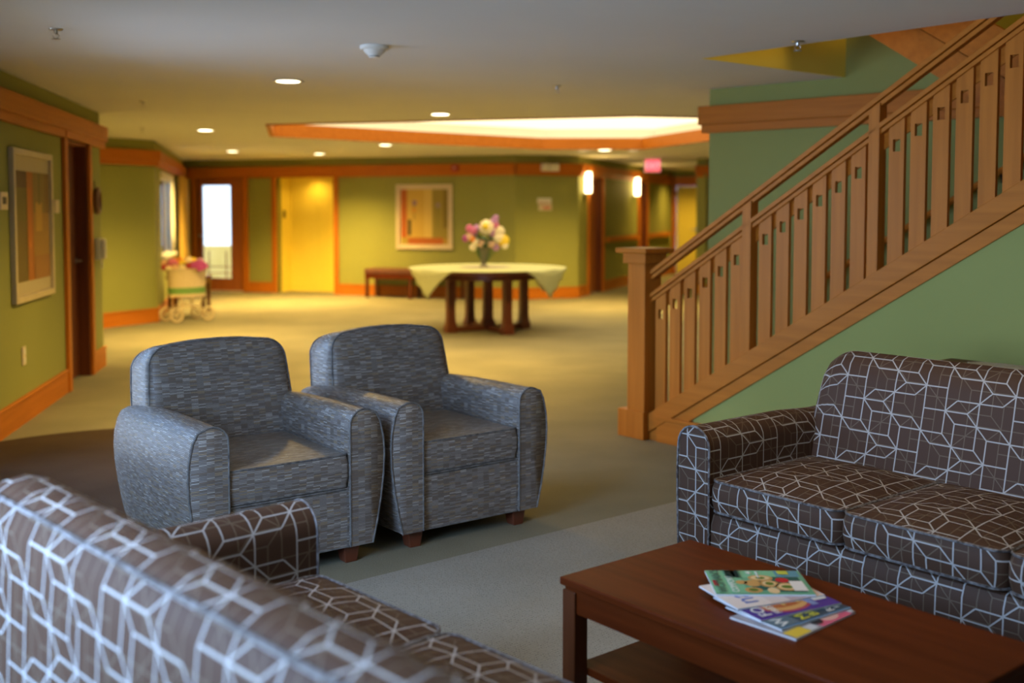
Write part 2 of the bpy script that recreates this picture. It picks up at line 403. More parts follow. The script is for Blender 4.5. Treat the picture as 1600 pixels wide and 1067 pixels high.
CR = wall('wall_corridor_right', (5.9,24.3), (3.17,18.6))
FR = wall('wall_far_right', (3.17,18.6), (6.5,18.6))
RR = wall('wall_right_far', (6.5,18.6), (6.5,3.4))
SW = wall('wall_stair', (1.45,8.04), (5.2,4.55), z1=4.6)
SWb = wall('wall_stair_end', (2.6,9.2), (1.56,8.16))
wall('wall_hall_end', (6.5,3.4), (5.1,4.64))
wall('wall_stair_right', (5.25,4.6), (4.55,2.1), z1=4.6)
US0, US1 = un(-4.62,4.935), un(1.3,4.935)
RW = wall('wall_right', un(1.2,4.93), un(1.2,-.65))
FW = wall('wall_front', un(1.2,-.65), un(-3.13,-.65), [(1.65,2.75,.7,2.08),(3.0,4.1,.7,2.08)])
# sloped wall under the stair: follows the string board
m = MB(); KS = .6075       # pitch of the stair
def zs(t): return .188+KS*(t+4.632)
P = [(.3,0), (.3,zs(-4.32)-.16), (3.75,min(CEIL,zs(-.87)-.16)), (5.9,CEIL), (5.9,0)]
f = Frame(US0, US1)
m.prism(P, 'y', 0, .08)
m.build('wall_under_stair', M['green'], loc=f.at(0), rz=f.rz, kind='structure', smooth=0)
US = f

# trims and baseboards
trim(LW, 0, None, 0, .07); trim(W2, 0, None, 0, .05); trim(W3, 0, None, -.06, 0)
trim(BW, 0, None); trim(W5, 0, None, 0, .05); trim(CO, 0, None, -.05, 0); trim(CE); trim(FR, 0, None, .05, 0); trim(SW, 0, None, .06, 0)
baseboard('left', LW, [(0,2.34),(4.36,6.58),(7.6,LW.L+.018)])
baseboard('left_far', W2, [(0,W2.L+.01)]); baseboard('window', W3, [(.02,W3.L)])
baseboard('back', BW, [(1.32,1.82),(3.1,BW.L)]); baseboard('angled', W5, [(0,W5.L)])
baseboard('corridor', CO, [(0,.5),(1.57,4.0),(4.94,CO.L)]); baseboard('far_right', FR, [(0,FR.L)])
baseboard('under_stair', US, [(.02,5.9)], .14)

# ceiling with the light well and the stair opening
WELL = [(-2.497,11.30),(-2.83,13.0),(-1.25,14.35),(.42,15.676),(1.863,15.676),(2.9,12.4),(2.35,10.55),(1.15,10.27)]
C0 = un(-4.27,4.925)
HOLE = [C0, un(-4.27,6.48), un(-.6,7.02), un(-.6,4.925)]
bm = bmesh.new()
def loop(pts):
    vs = [bm.verts.new((x,y,CEIL)) for x, y in pts]
    return [bm.edges.new((vs[i], vs[(i+1)%len(vs)])) for i in range(len(vs))]
ed = loop([(.25,-1.5),(4.75,2.05),(6.65,3.3),(6.65,18.75),(6.2,18.75),(6.1,24.5),(3.55,24.85),(.95,18.0),(.04,17.62),(-6.05,19.72),(-4.72,14.0),(-6.65,10.7),(-6.75,9.35),(-3.9,9.85),(-2.58,2.0)])+loop([((x+.29)*1.012-.29, (y-12.95)*1.012+12.95) for x, y in WELL])+loop(HOLE)
bmesh.ops.triangle_fill(bm, use_beauty=True, use_dissolve=False, edges=ed)
bmesh.ops.recalc_face_normals(bm, faces=bm.faces)
g = bmesh.ops.extrude_face_region(bm, geom=bm.faces[:])
bmesh.ops.translate(bm, verts=[v for v in g['geom'] if isinstance(v, bmesh.types.BMVert)], vec=(0,0,.12))
bmesh.ops.recalc_face_normals(bm, faces=bm.faces)
me = bpy.data.meshes.new('ceiling'); bm.to_mesh(me); bm.free(); me.materials.append(M['ceiling'])
o = bpy.data.objects.new('ceiling', me); COL.objects.link(o); o['kind'] = 'structure'
# shaft above the stair
f = Frame(C0, un(-4.27,6.45))
box((0,-.012,CEIL-.001),(1.5,-.001,4.6)).build('wall_shaft', M['yellow'], loc=f.at(0), rz=f.rz, kind='structure', smooth=0)
f = Frame(un(-4.3,4.78), un(-.5,4.78))
box((0,0,CEIL+.13),(3.9,.12,4.6)).build('wall_shaft_front', M['green'], loc=f.at(0), rz=f.rz, kind='structure', smooth=0)
MB().prism([un(-4.5,4.7),un(-.4,4.7),un(-.4,7.2),un(-4.5,7.2)], 'z', 4.6, 4.7).build('ceiling_shaft', M['ceiling'], kind='structure', smooth=0)
MB().prism([un(-.6,4.7),un(-.4,4.7),un(-.4,7.2),un(-.6,7.2)], 'z', CEIL, 4.7).build('wall_shaft_end', M['green'], kind='structure', smooth=0)
lamp('shaft_fill_lamp', 'POINT', (*un(-3.5,5.45), 3.3), (0,0,0), 13, WARM, shadow_soft_size=.15)  # added unseen lamp, brightens the yellow shaft wall

# light well
sk = empty('skylight', (-.29,12.95,CEIL), 0, 'large wood edged octagonal skylight glowing in the ceiling above the round table', 'skylight')
def ring(inset, z):
    cx, cy = 0, 0; out = []
    n = len(WELL)
    for x, y in WELL:
        dx, dy = x+.29, y-12.95; d = math.hypot(dx, dy); q = (d+inset)/d
        out.append((dx*q, dy*q, z))
    return out
for i in range(len(WELL)):
    j = (i+1) % len(WELL)
    a, b = ring(.0,-.012), ring(.0,.15); c_, d_ = ring(.05,-.012), ring(.05,.15)
    m = MB(); m.v = [a[i],a[j],b[j],b[i],c_[i],c_[j],d_[j],d_[i]]
    for q in ((0,1,2,3),(4,5,6,7),(0,1,5,4),(3,2,6,7),(0,3,7,4),(1,2,6,5)): m.face(q)
    m.build('fascia_board', M['wood_x'], sk, smooth=0)
MB().loft([ring(.05,.149), ring(.34,.152), ring(.34,.30)], caps=(False,False)).build('plaster_ledge', M['ceiling'], sk, smooth=0)
MB().loft([ring(.34,.30), ring(-.2,.75), ring(-1.2,.95)], caps=(False,True)).build('glowing_panel', M['skylight'], sk, smooth=0)

# ------------------------------------------------------------------ doors and windows
def fitted(name, f, x, z=0, kind='structure'):
    o = bpy.data.objects.new(name, None); COL.objects.link(o); o.location = f.at(x, 0, z); o.rotation_euler = (0,0,f.rz); o.empty_display_size = .1
    o['kind'] = kind; return o
def casing(parent, w_, h, cw=.095, cd=.03, head=True):
    for a, b in ((-cw,0),(w_,w_+cw)): box((a,-cd,0),(b,-.001,h)).build('casing', M['wood_z'], parent, smooth=0, bevel=.003)
    if head: box((-cw-.03,-cd-.02,h),(w_+cw+.03,-.001,h+.075)).build('head_casing', M['wood_x'], parent, smooth=0, bevel=.003)
    for a, b in ((0,.02),(w_-.02,w_)): box((a,-.001,0),(b,.138,h)).build('jamb', M['door_dark'], parent, smooth=0)
    box((.02,-.001,h-.02),(w_-.02,.138,h)).build('jamb', M['door'], parent, smooth=0)
def lever(parent, x, y, z, s=1):
    m = MB().lathe([(.026,0),(.026,.01)], 14); m.v = [(x+a, y-c_, z+b) for a, b, c_ in m.v]
    m.tube([(x,y-.01,z),(x,y-.045,z),(x+.1*s,y-.045,z)], .009); m.build('handle', M['chrome'], parent)
def plain_door(name, f, x0, w_, h, y=.09, mat='door', hx=None):
    d = fitted(name, f, x0); casing(d, w_, h)
    leaf = box((.022,y,.008),(w_-.022,y+.042,h-.022)).build('door_leaf', M[mat], d, smooth=0, bevel=.002)
    if hx is not None: lever(d, hx, y, 1.0, 1 if hx < w_/2 else -1)
    for z in (.25,1.0,1.75): box((.018,y-.012,z),(.03,y-.002,z+.1)).build('hinge', M['chrome'], d, smooth=0)
    return d
plain_door('door_1', LW, 6.68, .82, 1.995, hx=.74, mat='door_dark')
plain_door('door_2', CO, .62, .83, 2.0, hx=.10)
plain_door('door_3', CO, 4.12, .70, 2.0, hx=.10)
plain_door('door_4', CE, .08, .54, 2.0, mat='yellow', hx=.44)
# glazed entrance in the long side wall, beside the round mat
d = fitted('door_7', LW, 2.45); casing(d, 1.8, 2.03)
for a in (.03,.905):
    for nm, p, q in (('door_stile',(a,.04,.012),(a+.09,.085,2.0)),('door_stile',(a+.775,.04,.012),(a+.865,.085,2.0)),('bottom_rail',(a+.09,.04,.012),(a+.775,.085,.2)),('top_rail',(a+.09,.04,1.88),(a+.775,.085,2.0))):
        box(p,q).build(nm, M['door'], d, smooth=0)
    box((a+.09,.058,.2),(a+.775,.066,1.88)).build('pane', M['glass'], d, smooth=0)
# glazed outside door
d = fitted('door_5', BW, .26); casing(d, .96, 2.0, .11)
dl = MB(); X0, X1, y0, y1 = .03, .93, .02, .065
gx0, gx1, gz0, gz1 = .10, .69, .23, 1.87
D = .012
for nm, a, b, mt in (('door_stile',(D+.01,y0,.012),(gx0,y1,1.99),'door'),('door_stile',(gx1,y0,.012),(.94,y1,1.99),'door'),
                 ('bottom_rail',(gx0,y0,.012),(gx1,y1,gz0),'door'),('top_rail',(gx0,y0,gz1),(gx1,y1,1.99),'door')):
    box(a,b).build(nm, M[mt], d, smooth=0, bevel=.002)
box((gx0,.038,gz0),(gx1,.046,gz1)).build('pane', M['glass'], d, smooth=0)
for x in (gx0+.115, gx1-.115): box((x-.008,.034,gz0),(x+.008,.052,gz0+.48)).build('muntin', M['door'], d, smooth=0)
for z in (gz0+.09, gz0+.20): box((gx0,.034,z-.008),(gx1,.052,z+.008)).build('muntin', M['door'], d, smooth=0)
lever(d, .055, .02, .98)
box((.02,-.03,0),(.94,.10,.011)).build('threshold', M['white'], d, smooth=0)
# lift alcove with its pale yellow door
d = fitted('door_6', BW, 1.9); W_ = 1.12
for a, b in ((-.085,0),(W_,W_+.085)): box((a,-.035,0),(b,-.001,2.06)).build('casing', M['wood_z'], d, smooth=0, bevel=.003)
for a, b in ((-.02,0),(W_,W_+.02)): box((a,.0,0),(b,.52,2.06)).build('alcove_side', M['yellow'], d, smooth=0)
box((0,0,2.06),(W_,.52,2.08)).build('alcove_top', M['yellow'], d, smooth=0)
box((0,.46,0),(W_*.5-.003,.5,2.06)).build('door_leaf', M['yellow'], d, smooth=0)
box((W_*.5+.003,.46,0),(W_,.5,2.06)).build('door_leaf', M['yellow'], d, smooth=0)
box((.001,.20,1.30),(.012,.27,1.43)).build('call_plate', M['blackmetal'], d, smooth=0)
x, y, z = BW.at(1.9+.56, .22, 2.02); lamp('alcove_fill_spot', 'SPOT', (x, y, z), (0,0,0), 14, WARM, spot_size=math.radians(160), spot_blend=.9, shadow_soft_size=.08)  # unseen spot added to brighten the lift door and alcove
# window in the side wall
wd = fitted('window_1', W3, .86); ww, z0, z1 = 1.89, .80, 1.88
for nm, a, b, mt in (('casing',(ww,-.03,z0-.09),(ww+.09,-.001,z1+.09),'drape'),
                 ('head_casing',(-.02,-.03,z1),(ww,-.001,z1+.07),'white'),('window_sill',(-.11,-.06,z0-.03),(ww+.11,.10,z0),'white'),
                 ('frame',(0,.008,z0),(.04,.04,z1),'white'),('frame',(ww-.04,.008,z0),(ww,.04,z1),'white'),('frame',(.04,.008,z1-.04),(ww-.04,.04,z1),'white'),
                 ('frame',(.04,.008,z0),(ww-.04,.04,z0+.04),'white'),('mullion',(ww/2-.02,.008,z0+.04),(ww/2+.02,.04,z1-.04),'white'),
                 ('pane',(.04,.020,z0+.04),(ww/2-.02,.026,z1-.04),'glass'),('pane',(ww/2+.02,.020,z0+.04),(ww-.04,.026,z1-.04),'glass')):
    box(a,b).build(nm, M[mt], wd, smooth=0)
m = MB().loft([[(ww-.5+.5*q/24, -.03+.018*math.sin(q*1.9)-.004*0, z) for q in range(25)] for z in (z0+.01, 1.2, 1.6, z1-.02)], closed=False, caps=(False,False))
o = m.build('curtain', M['curtain'], wd); s_ = o.modifiers.new('thick','SOLIDIFY'); s_.thickness = .003
# gold drape in the corner by the outside door
for k, x in enumerate((3.35, 4.35)):
    m = MB().loft([[(x+.75*q/30, -.09+.028*math.sin(q*1.3+k), z) for q in range(31)] for z in (.05,.8,1.5,1.98)], closed=False, caps=(False,False))
    o = m.build('drape', M['drape'], loc=W3.at(0), rz=W3.rz); s_ = o.modifiers.new('thick','SOLIDIFY'); s_.thickness = .004
    tag(o, 'gold floor length drape hanging beside the window, '+('nearer the window' if k == 0 else 'nearer the glazed door'), 'drape', 'gold drapes by the window')
# windows behind the camera
for n_, x in enumerate((1.65,3.0)):
    wd = fitted('window_%d' % (n_+2), FW, x)
    for a, b in (((0,.03,.70),(.05,.09,2.08)),((1.05,.03,.70),(1.1,.09,2.08)),((.05,.03,.70),(1.05,.09,.75)),((.05,.03,2.03),(1.05,.09,2.08)),((.53,.03,.75),(.57,.09,2.03))):
        box(a,b).build('frame', M['wood_z'], wd, smooth=0)
# outside, seen through the door glass
MB().prism([(-16,-14),(14,-14),(14,32),(-16,32)], 'z', -.30, -.14).build('ground_outside', M['patio'], kind='structure', smooth=0)
tag(box((-8.5,22.6,-.14),(-4.2,22.75,.70)).build('garden_wall', M['hedgey'], smooth=0), 'low yellow garden wall outside beyond the glazed door', 'wall')

# ------------------------------------------------------------------ stairs
RUN = .28; RISE = RUN*KS
m = MB(); f = Frame(un(-4.60,4.975), un(0,4.975))
pts = [(0.02,0)]; x = .06; z = 0
prof = [(x,0)]
nst = 13
for i in range(nst):
    prof += [(x, z+RISE)]; z += RISE; prof += [(x+RUN, z)]; x += RUN
prof += [(x, z-.25), (.40, -.0)]
prof = [(a, b) for a, b in prof]
o = m.prism(prof, 'y', 0, 1.12).build('stairs', M['carpet'], loc=f.at(0), rz=f.rz, kind='structure', smooth=0)
bal = empty('stair_balustrade', (*un(-4.673,4.955), 0), f.rz, 'oak mission style stair balustrade rising from a square newel post', 'balustrade')
# local: x along the stair from the newel corner, y across (0 = n 4.955), z up
def Z0(x): return .188+KS*(x-4.673+4.632)
np_ = box((-.147,-.0725,.175),(0,.0745,1.10)).build('newel_post', M['wood_z'], bal, smooth=0, bevel=.003)
box((-.225,-.0785,0),(0,.0945,.175)).build('plinth', M['wood_z'], np_, smooth=0, bevel=.004)
box((-.170,-.0955,1.10),(.023,.0975,1.165)).build('collar', M['wood_x'], np_, smooth=0, bevel=.004)
box((-.205,-.1305,1.165),(.058,.1325,1.197)).build('cap', M['wood_x'], np_, smooth=0, bevel=.008)
def sloped(x0, x1, lo, hi, ya, yb, name, parent, mat='wood_x', lab=None, plumb=True):
    m = MB().prism([(x0,Z0(x0)+lo),(x1,Z0(x1)+lo),(x1,Z0(x1)+hi),(x0,Z0(x0)+hi)], 'y', ya, yb)
    return m.build(name, M[mat], parent, smooth=0, bevel=.003)
XE = 3.95
sloped(.002, XE, -.118, 0, -.042, -.004, 'string_board', bal)
m = MB().prism([(.002,0),(.30,0),(.30,Z0(.30)-.20),(XE,Z0(XE)-.20),(XE,Z0(XE)-.122),(.002,max(.02,Z0(.002)-.122))], 'y', -.031, -.006)
m.build('lower_string_board', M['wood_x'], bal, smooth=0, bevel=.002)
for (lo, hi, ya, yb, nm) in ((.846,.865,-.026,.026,'hand_rail'),):
    pass
r1 = sloped(.0, XE, .865, .895, -.034, .034, 'upper_rail', bal); sloped(.0, XE, .836, .862, -.022, .022, 'under_rail', r1)
r2 = sloped(.0, XE, .722, .750, -.034, .034, 'lower_rail', bal); sloped(.0, XE, .694, .719, -.022, .022, 'under_rail', r2)
# posts and flat balusters, six to a bay
def baluster(x, w_):
    m = MB(); a, b = x, x+w_; c0, c1 = x+w_*.5-.02, x+w_*.5+.02; ya, yb = -.011, .011
    zt = lambda q: Z0(q)+.700
    hz = Z0(x+w_/2)+.700-.118
    def slab(p): m.prism(p, 'y', ya, yb)
    slab([(a,Z0(a)-.02),(b,Z0(b)-.02),(b,hz-.03),(a,hz-.03)])
    slab([(a,hz-.03),(c0,hz-.03),(c0,hz+.03),(a,hz+.03)]); slab([(c1,hz-.03),(b,hz-.03),(b,hz+.03),(c1,hz+.03)])
    slab([(a,hz+.03),(b,hz+.03),(b,zt(b)),(a,zt(a))])
    bm = bmesh.new(); mm = m
    o = mm.build('baluster', M['wood_z'], bal, smooth=0)
    me = o.data; bm.from_mesh(me); bmesh.ops.remove_doubles(bm, verts=bm.verts, dist=1e-5); bm.to_mesh(me); bm.free()
PITCH = .117; BAY = .80
for bay in range(5):
    x0 = .035+(.785-.80 if bay else 0)+BAY*bay if bay else .035
    for i in range(6):
        if x0+i*PITCH < XE-.1: baluster(x0+i*PITCH, .083)
    x = .716+BAY*bay
    if x < XE-.1: MB().prism([(x,Z0(x)-.01),(x+.062,Z0(x+.062)-.01),(x+.062,Z0(x+.062)+.85),(x,Z0(x)+.85)], 'y', -.034, .034).build('post', M['wood_z'], bal, smooth=0, bevel=.003)
sloped(.03, XE-.05, .615, .70, .0125, .024, 'fillet', bal)
# wall handrail of the stair and the returning upper flight
hr = empty('wall_handrail', SW.at(.9,-.07), SW.rz, 'slim oak handrail fixed to the green wall above the stair', 'handrail')
m = MB().tube([(0,0,.95),(.1,0,1.0),(2.6,0,1.0+2.5*KS)], .022, seg=8); m.build('rail', M['wood_x'], hr)
for q in (.35,1.2,2.1): MB().tube([(q,.068,.93+(q-.1)*KS),(q,.03,.93+(q-.1)*KS),(q,0,.98+(q-.1)*KS)], .009).build('bracket', M['blackmetal'], hr)
uf = empty('upper_flight', (0,0,0), 0, 'dark timber underside of the returning upper stair flight', 'stair flight')
def atn(t, g, z): return (*un(t, g), z)
def board(t0, za, t1, zb, g0, g1, dz, nm, mt='wood_x'):
    m = MB(); m.v = [atn(t0,g0,za),atn(t1,g0,zb),atn(t1,g0,zb+dz),atn(t0,g0,za+dz),atn(t0,g1,za),atn(t1,g1,zb),atn(t1,g1,zb+dz),atn(t0,g1,za+dz)]
    for q in ((0,1,2,3),(4,5,6,7),(0,1,5,4),(3,2,6,7),(0,3,7,4),(1,2,6,5)): m.face(q)
    return m.build(nm, M[mt], uf, smooth=0)
board(-4.05, 2.725, -2.45, 1.685, 5.62, 5.66, .20, 'string_board')
board(-4.05, 2.935, -2.45, 1.895, 5.60, 5.65, .24, 'upper_string_board')
for i in range(6):
    t = -4.02+i*.26; z = 2.72-i*.169
    board(t, z, t+.25, z-.1625, 5.67, 6.36, .03, 'soffit_board')

# ------------------------------------------------------------------ sofas
def rrect(w_, h, r, seg=5):
    P = []
    for cx, cy, a0 in ((w_/2-r,h/2-r,0),(-w_/2+r,h/2-r,90),(-w_/2+r,-h/2+r,180),(w_/2-r,-h/2+r,270)):
        for q in range(seg+1):
            a = math.radians(a0+90*q/seg); P.append((cx+r*math.cos(a), cy+r*math.sin(a)))
    return P
def cushion(w_, d_, h, dome, r=.035, seg=6, belly=.008):
    """soft box seat cushion, base centre at the origin; returns body and the two welt loops"""
    base = rrect(w_, d_, r, seg); n = len(base)
    # denser outline along the straight sides
    out = []
    for i in range(n):
        a, b = Vector(base[i]), Vector(base[(i+1)%n]); L_ = (b-a).length; kk = max(1, int(L_/.06))
        for q in range(kk): out.append(tuple(a.lerp(b, q/kk)))
    n = len(out); rings = []
    def rg(s, z, dm=0):
        R = []
        for x, y in out:
            X, Y = x*s, y*s
            e = max(0, 1-(2*abs(X)/w_)**2.6)*max(0, 1-(2*abs(Y)/d_)**2.6)
            R.append((X, Y, z+dm*e))
        return R
    def grow(g, z): return [(x*(1+2*g/w_), y*(1+2*g/d_), z) for x, y in out]
    arc = [0]
    for i in range(n): arc.append(arc[-1]+math.dist(out[i], out[(i+1)%n]))
    m = MB()
    def strip(Ra, Rb, va, vb, planar):
        i = len(m.v); m.v.extend(Ra); m.v.extend(Rb)
        for q in range(n):
            q2 = (q+1) % n
            uv = [(p[0],p[1]) for p in (Ra[q],Ra[q2],Rb[q2],Rb[q])] if planar else [(arc[q],va),(arc[q+1],va),(arc[q+1],vb),(arc[q],vb)]
            m.face((i+q,i+q2,i+n+q2,i+n+q), uv)
    lv = [(0,0),(belly*.8,h*.25),(belly,h*.5),(belly*.8,h*.75),(0,h)]
    for (g0,z0),(g1,z1) in zip(lv, lv[1:]): strip(grow(g0,z0), grow(g1,z1), z0, z1, False)
    ss = [1,.93,.84,.7,.5,.28,.08]
    for a, b in zip(ss, ss[1:]):
        strip(rg(a,h,dome), rg(b,h,dome), 0, 0, True); strip(rg(a,0), rg(b,0), 0, 0, True)
    for zz, dm in ((h,dome),(0,0)):
        i = len(m.v); m.v.extend(rg(.08,zz,dm)); m.face(range(i,i+n), [(p[0],p[1]) for p in rg(.08,zz,dm)])
    bm_ = m
    return m, [(x,y,0) for x,y in out], [(x,y,h) for x,y in out]
def weld(o):
    bm = bmesh.new(); bm.from_mesh(o.data); bmesh.ops.remove_doubles(bm, verts=bm.verts, dist=1e-4); bmesh.ops.recalc_face_normals(bm, faces=bm.faces)
    bm.to_mesh(o.data); bm.free()
    for p in o.data.polygons: p.use_smooth = True
    o.data.set_sharp_from_angle(angle=math.radians(50))
def make_sofa():
    so = empty('sofa', (0,0,0))
    IN = .825; AW = .15
    # frame / front rail
    prof = [(-.0,.09),(-.012,.20),(-.010,.28),(.004,.315),(.03,.328),(.60,.33),(.88,.33),(.88,.09)]
    rings = [[(x,y,z) for y, z in prof] for x in [-IN+2*IN*q/20 for q in range(21)]]
    m = MB().loft(rings, us=[2*IN*q/20 for q in range(21)], capuv=lambda p: (p[1],p[2])); m.build('base', M['sofa'], so)
    # arms
    for s in (-1,1):
        ap = [(0,.09),(0,.30),(0,.50)]+[(AW/2-AW/2*math.cos(a), .56+AW/2*math.sin(a)) for a in [math.pi*q/10 for q in range(11)]]+[(AW+.004,.45),(AW,.28),(AW-.008,.09)]
        ys = [-.02,.0,.1,.3,.5,.7,.86]
        rings = [[(s*(IN+x), y, z-(.012 if y > .6 else 0)) for x, z in ap] for y in ys]
        a = MB().loft(rings, us=ys, capuv=lambda p: (p[0]+.05,p[2]+.03)).build('arm', M['sofa'], so)
        MB().tube([(s*(IN+x), -.022, z) for x, z in ap], .0042, seg=6).build('piping', M['pipe_sofa'], a)
    # back: one piece with a rolled top
    bp = [(.58,.33),(.60,.45),(.635,.60),(.66,.70),(.675,.77),(.695,.825),(.725,.857),(.76,.868),(.80,.862),(.835,.842),(.855,.80),(.865,.70),(.875,.45),(.88,.09),(.70,.09)]
    vs = [0]
    for i in range(len(bp)): vs.append(vs[-1]+math.dist(bp[i], bp[(i+1)%len(bp)]))
    HB = IN+.04; rings = []; us = []
    R = .14; xs = []
    for q in range(9): xs.append(-HB+R*(1-math.cos(math.pi/2*q/8)))
    xs += [-HB+R+(2*HB-2*R)*q/14 for q in range(1,14)]
    xs += [-v for v in xs[:9][::-1]]
    for x in xs:
        e = HB-abs(x); dz = 0 if e >= R else (R-math.sqrt(max(0, R*R-(R-e)**2)))
        dy = 0 if e >= .05 else (.05-math.sqrt(max(0,.0025-(.05-e)**2)))
        rings.append([(x, y+(dy*.8 if y < .76 and z > .4 else (-dy*.5 if z > .4 else 0)), z if z < .60 else z-dz*min(1,(z-.60)/.2)) for y, z in bp]); us.append(x)
    b = MB().loft(rings, us=us, vs=vs, capuv=lambda p: (p[1],p[2])).build('back', M['sofa'], so, smooth=60)
    MB().tube([(r[9][0], r[9][1]+.002, r[9][2]+.003) for r in rings[1:-1]], .0042, seg=6).build('piping', M['pipe_sofa'], b)
    # three seat cushions
    W_ = 2*IN/3
    for i in range(3):
        m, lo, hi = cushion(W_-.006, .635, .112, .034, .045)
        c = m.build('seat_cushion', M['sofa'], so, loc=(-IN+W_*(i+.5), .2975, .336)); weld(c)
        for L_ in (lo, hi): MB().tube([(p[0],p[1],p[2]) for p in L_], .005, True, 6).build('piping', M['pipe_sofa'], c)
    for x in (-.9,.9):
        for y in (.06,.80):
            MB().loft([[(x+a*.025,y+b*.025,0) for a,b in ((-1,-1),(1,-1),(1,1),(-1,1))],[(x+a*.035,y+b*.035,.092) for a,b in ((-1,-1),(1,-1),(1,1),(-1,1))]]).build('foot', M['dark_z'], so, smooth=0)
    return so
s1 = make_sofa(); s1.location = (*un(-1.755,3.06),0); s1.rotation_euler = (0,0,math.atan2(UY,UX))
tag(s1, 'brown lattice patterned sofa facing the camera beyond the coffee table', 'sofa', 'pair of lattice patterned sofas')
dup(s1, (*un(-1.75,1.462),0), math.atan2(UY,UX)+math.pi+math.radians(4), 'brown lattice patterned sofa seen from behind, nearest the camera')

# ------------------------------------------------------------------ striped armchairs
def make_chair():
    ch = empty('armchair', (0,0,0)); IN = .255
    # base with front rail
    m = MB().loft([[(x,y,z) for y, z in ((-.004,.075),(-.012,.19),(-.004,.308),(.02,.315),(.88,.315),(.88,.075))] for x in (-IN-.01,-IN/2,0,IN/2,IN+.01)], capuv=lambda p: (p[1],p[2]))
    b = m.build('base', M['chair'], ch)
    MB().tube([(-IN,-.008,.312),(IN,-.008,.312)], .004, seg=6).build('piping', M['pipe_chair'], b)
    MB().tube([(-IN-.005,-.006,.074),(IN+.005,-.006,.074)], .004, seg=6).build('piping', M['pipe_chair'], b)
    for s in (-1,1):
        def prof(sc, dz):
            o_ = [(0,.075),(0,.2),(0,.35),(0,.50),(.0,.545)]
            o_ += [(.062-.062*math.cos(a), .565+.065*math.sin(a)) for a in [math.pi*q/12 for q in range(1,9)]]
            o_ += [(.118*sc,.612),(.137*sc,.575),(.152*sc,.51),(.157*sc,.44),(.153*sc,.36),(.140*sc,.26),(.122*sc,.165),(.100*sc,.075)]
            return [(x, z-dz*max(0,(z-.3)/.33)) for x, z in o_]
        ys = [-.022,-.016,.0,.12,.28,.45,.62,.78,.90,.93]
        scs = [.97,1.0,1.0,1.04,1.07,1.08,1.06,1.02,.93,.85]
        dzs = [.004,0,0,.0,.002,.006,.014,.026,.05,.07]
        rings = [[(s*(IN+x), y, z) for x, z in prof(sc, dz)] for y, sc, dz in zip(ys, scs, dzs)]
        a = MB().loft(rings, us=ys, capuv=lambda p: (p[0]+.01,p[2])).build('arm', M['chair'], ch, smooth=60)
        MB().tube([(s*(IN+x), -.021, z) for x, z in prof(1.0,0)], .0042, seg=6).build('piping', M['pipe_chair'], a)
    # back: boxed cushion, leaning
    def outline(ins):
        zt, zb, r = .876-ins, .33, .095-ins*.55
        def hw(z): return .318-ins+.026*max(0,(.80-z)/.45)
        P = [(-hw(zb)+.02,zb),(-hw(.45)+.005,.45),(-hw(.55),.55),(-hw(.66),.66)]
        H_ = hw(.80)
        P += [(-H_+r-r*math.cos(a), zt-.016-r+r*math.sin(a)) for a in [math.pi/2*q/8 for q in range(9)]]
        P += [(-.12,zt-.004),(0,zt),(.12,zt-.004)]
        P += [(H_-r+r*math.sin(a), zt-.016-r+r*math.cos(a)) for a in [math.pi/2*q/8 for q in range(9)]]
        P += [(hw(.66),.66),(hw(.55),.55),(hw(.45)-.005,.45),(hw(zb)-.02,zb),(.15,zb),(-.15,zb)]
        return P
    def lean(z): return .20*(z-.33)
    lay = [(.580,.14),(.577,.10),(.580,.06),(.588,.028),(.604,.008),(.63,-.002),(.70,-.006),(.77,-.006),(.812,0),(.825,.012)]
    rings = [[(x, y+lean(z), z-max(0,y-.61)*.22*max(0,min(1,(z-.7)/.1))) for x, z in outline(i_)] for y, i_ in lay]
    us = [0]
    m = MB(); n = len(rings[0]); i0 = 0
    for r in rings: m.v.extend(r)
    for r in range(len(rings)-1):
        for q in range(n):
            q2 = (q+1) % n; ids = (r*n+q, r*n+q2, (r+1)*n+q2, (r+1)*n+q)
            P = [m.v[i] for i in ids]
            if r < 5: uv = [(p[0],p[2]) for p in P]
            else: uv = [(p[1]*1.0, p[2]+p[0]*.0) if abs(P[0][0]) > .2 else (p[0],p[1]) for p in P]
            m.face(ids, uv)
    for r in (0, len(rings)-1):
        c = [sum(v[i] for v in rings[r])/n for i in range(3)]
        if r == 0: c[1] -= .004
        j = len(m.v); m.v.append(tuple(c))
        for q in range(n): m.face((r*n+q, r*n+(q+1)%n, j), [(m.v[i][0],m.v[i][2]) for i in (r*n+q, r*n+(q+1)%n, j)])
    b = m.build('backrest', M['chair'], ch, smooth=70)
    for r in (4, 8): MB().tube([(x*1.004,y,z+.001) for x,y,z in rings[r][2:-4]], .0042, seg=6).build('piping', M['pipe_chair'], b)
    m, lo, hi = cushion(2*IN-.008, .60, .128, .012, .02)
    c = m.build('seat_cushion', M['chair'], ch, loc=(0,.292,.322)); weld(c)
    for L_ in (lo, hi): MB().tube(L_, .0042, True, 6).build('piping', M['pipe_chair'], c)
    for x in (-.275,.275):
        for y in (.045,.84):
            f0 = 1 if y < .4 else -1
            MB().loft([[(x+a*.026,y+b*.026-.006*f0,0) for a,b in ((-1,-1),(1,-1),(1,1),(-1,1))],[(x+a*.037,y+b*.037,.078) for a,b in ((-1,-1),(1,-1),(1,1),(-1,1))]]).build('leg', M['table'], ch, smooth=0, bevel=.003)
    return ch
CA = math.atan2(.6,.8)
c1 = make_chair(); c1.location = (-.183,4.712,0); c1.rotation_euler = (0,0,CA)
tag(c1, 'grey striped armchair nearer the staircase, with its whole seat front clear', 'armchair', 'pair of striped armchairs')
dup(c1, (-.866,4.185,0), CA, 'grey striped armchair beside the round brown mat, half behind the near sofa arm')

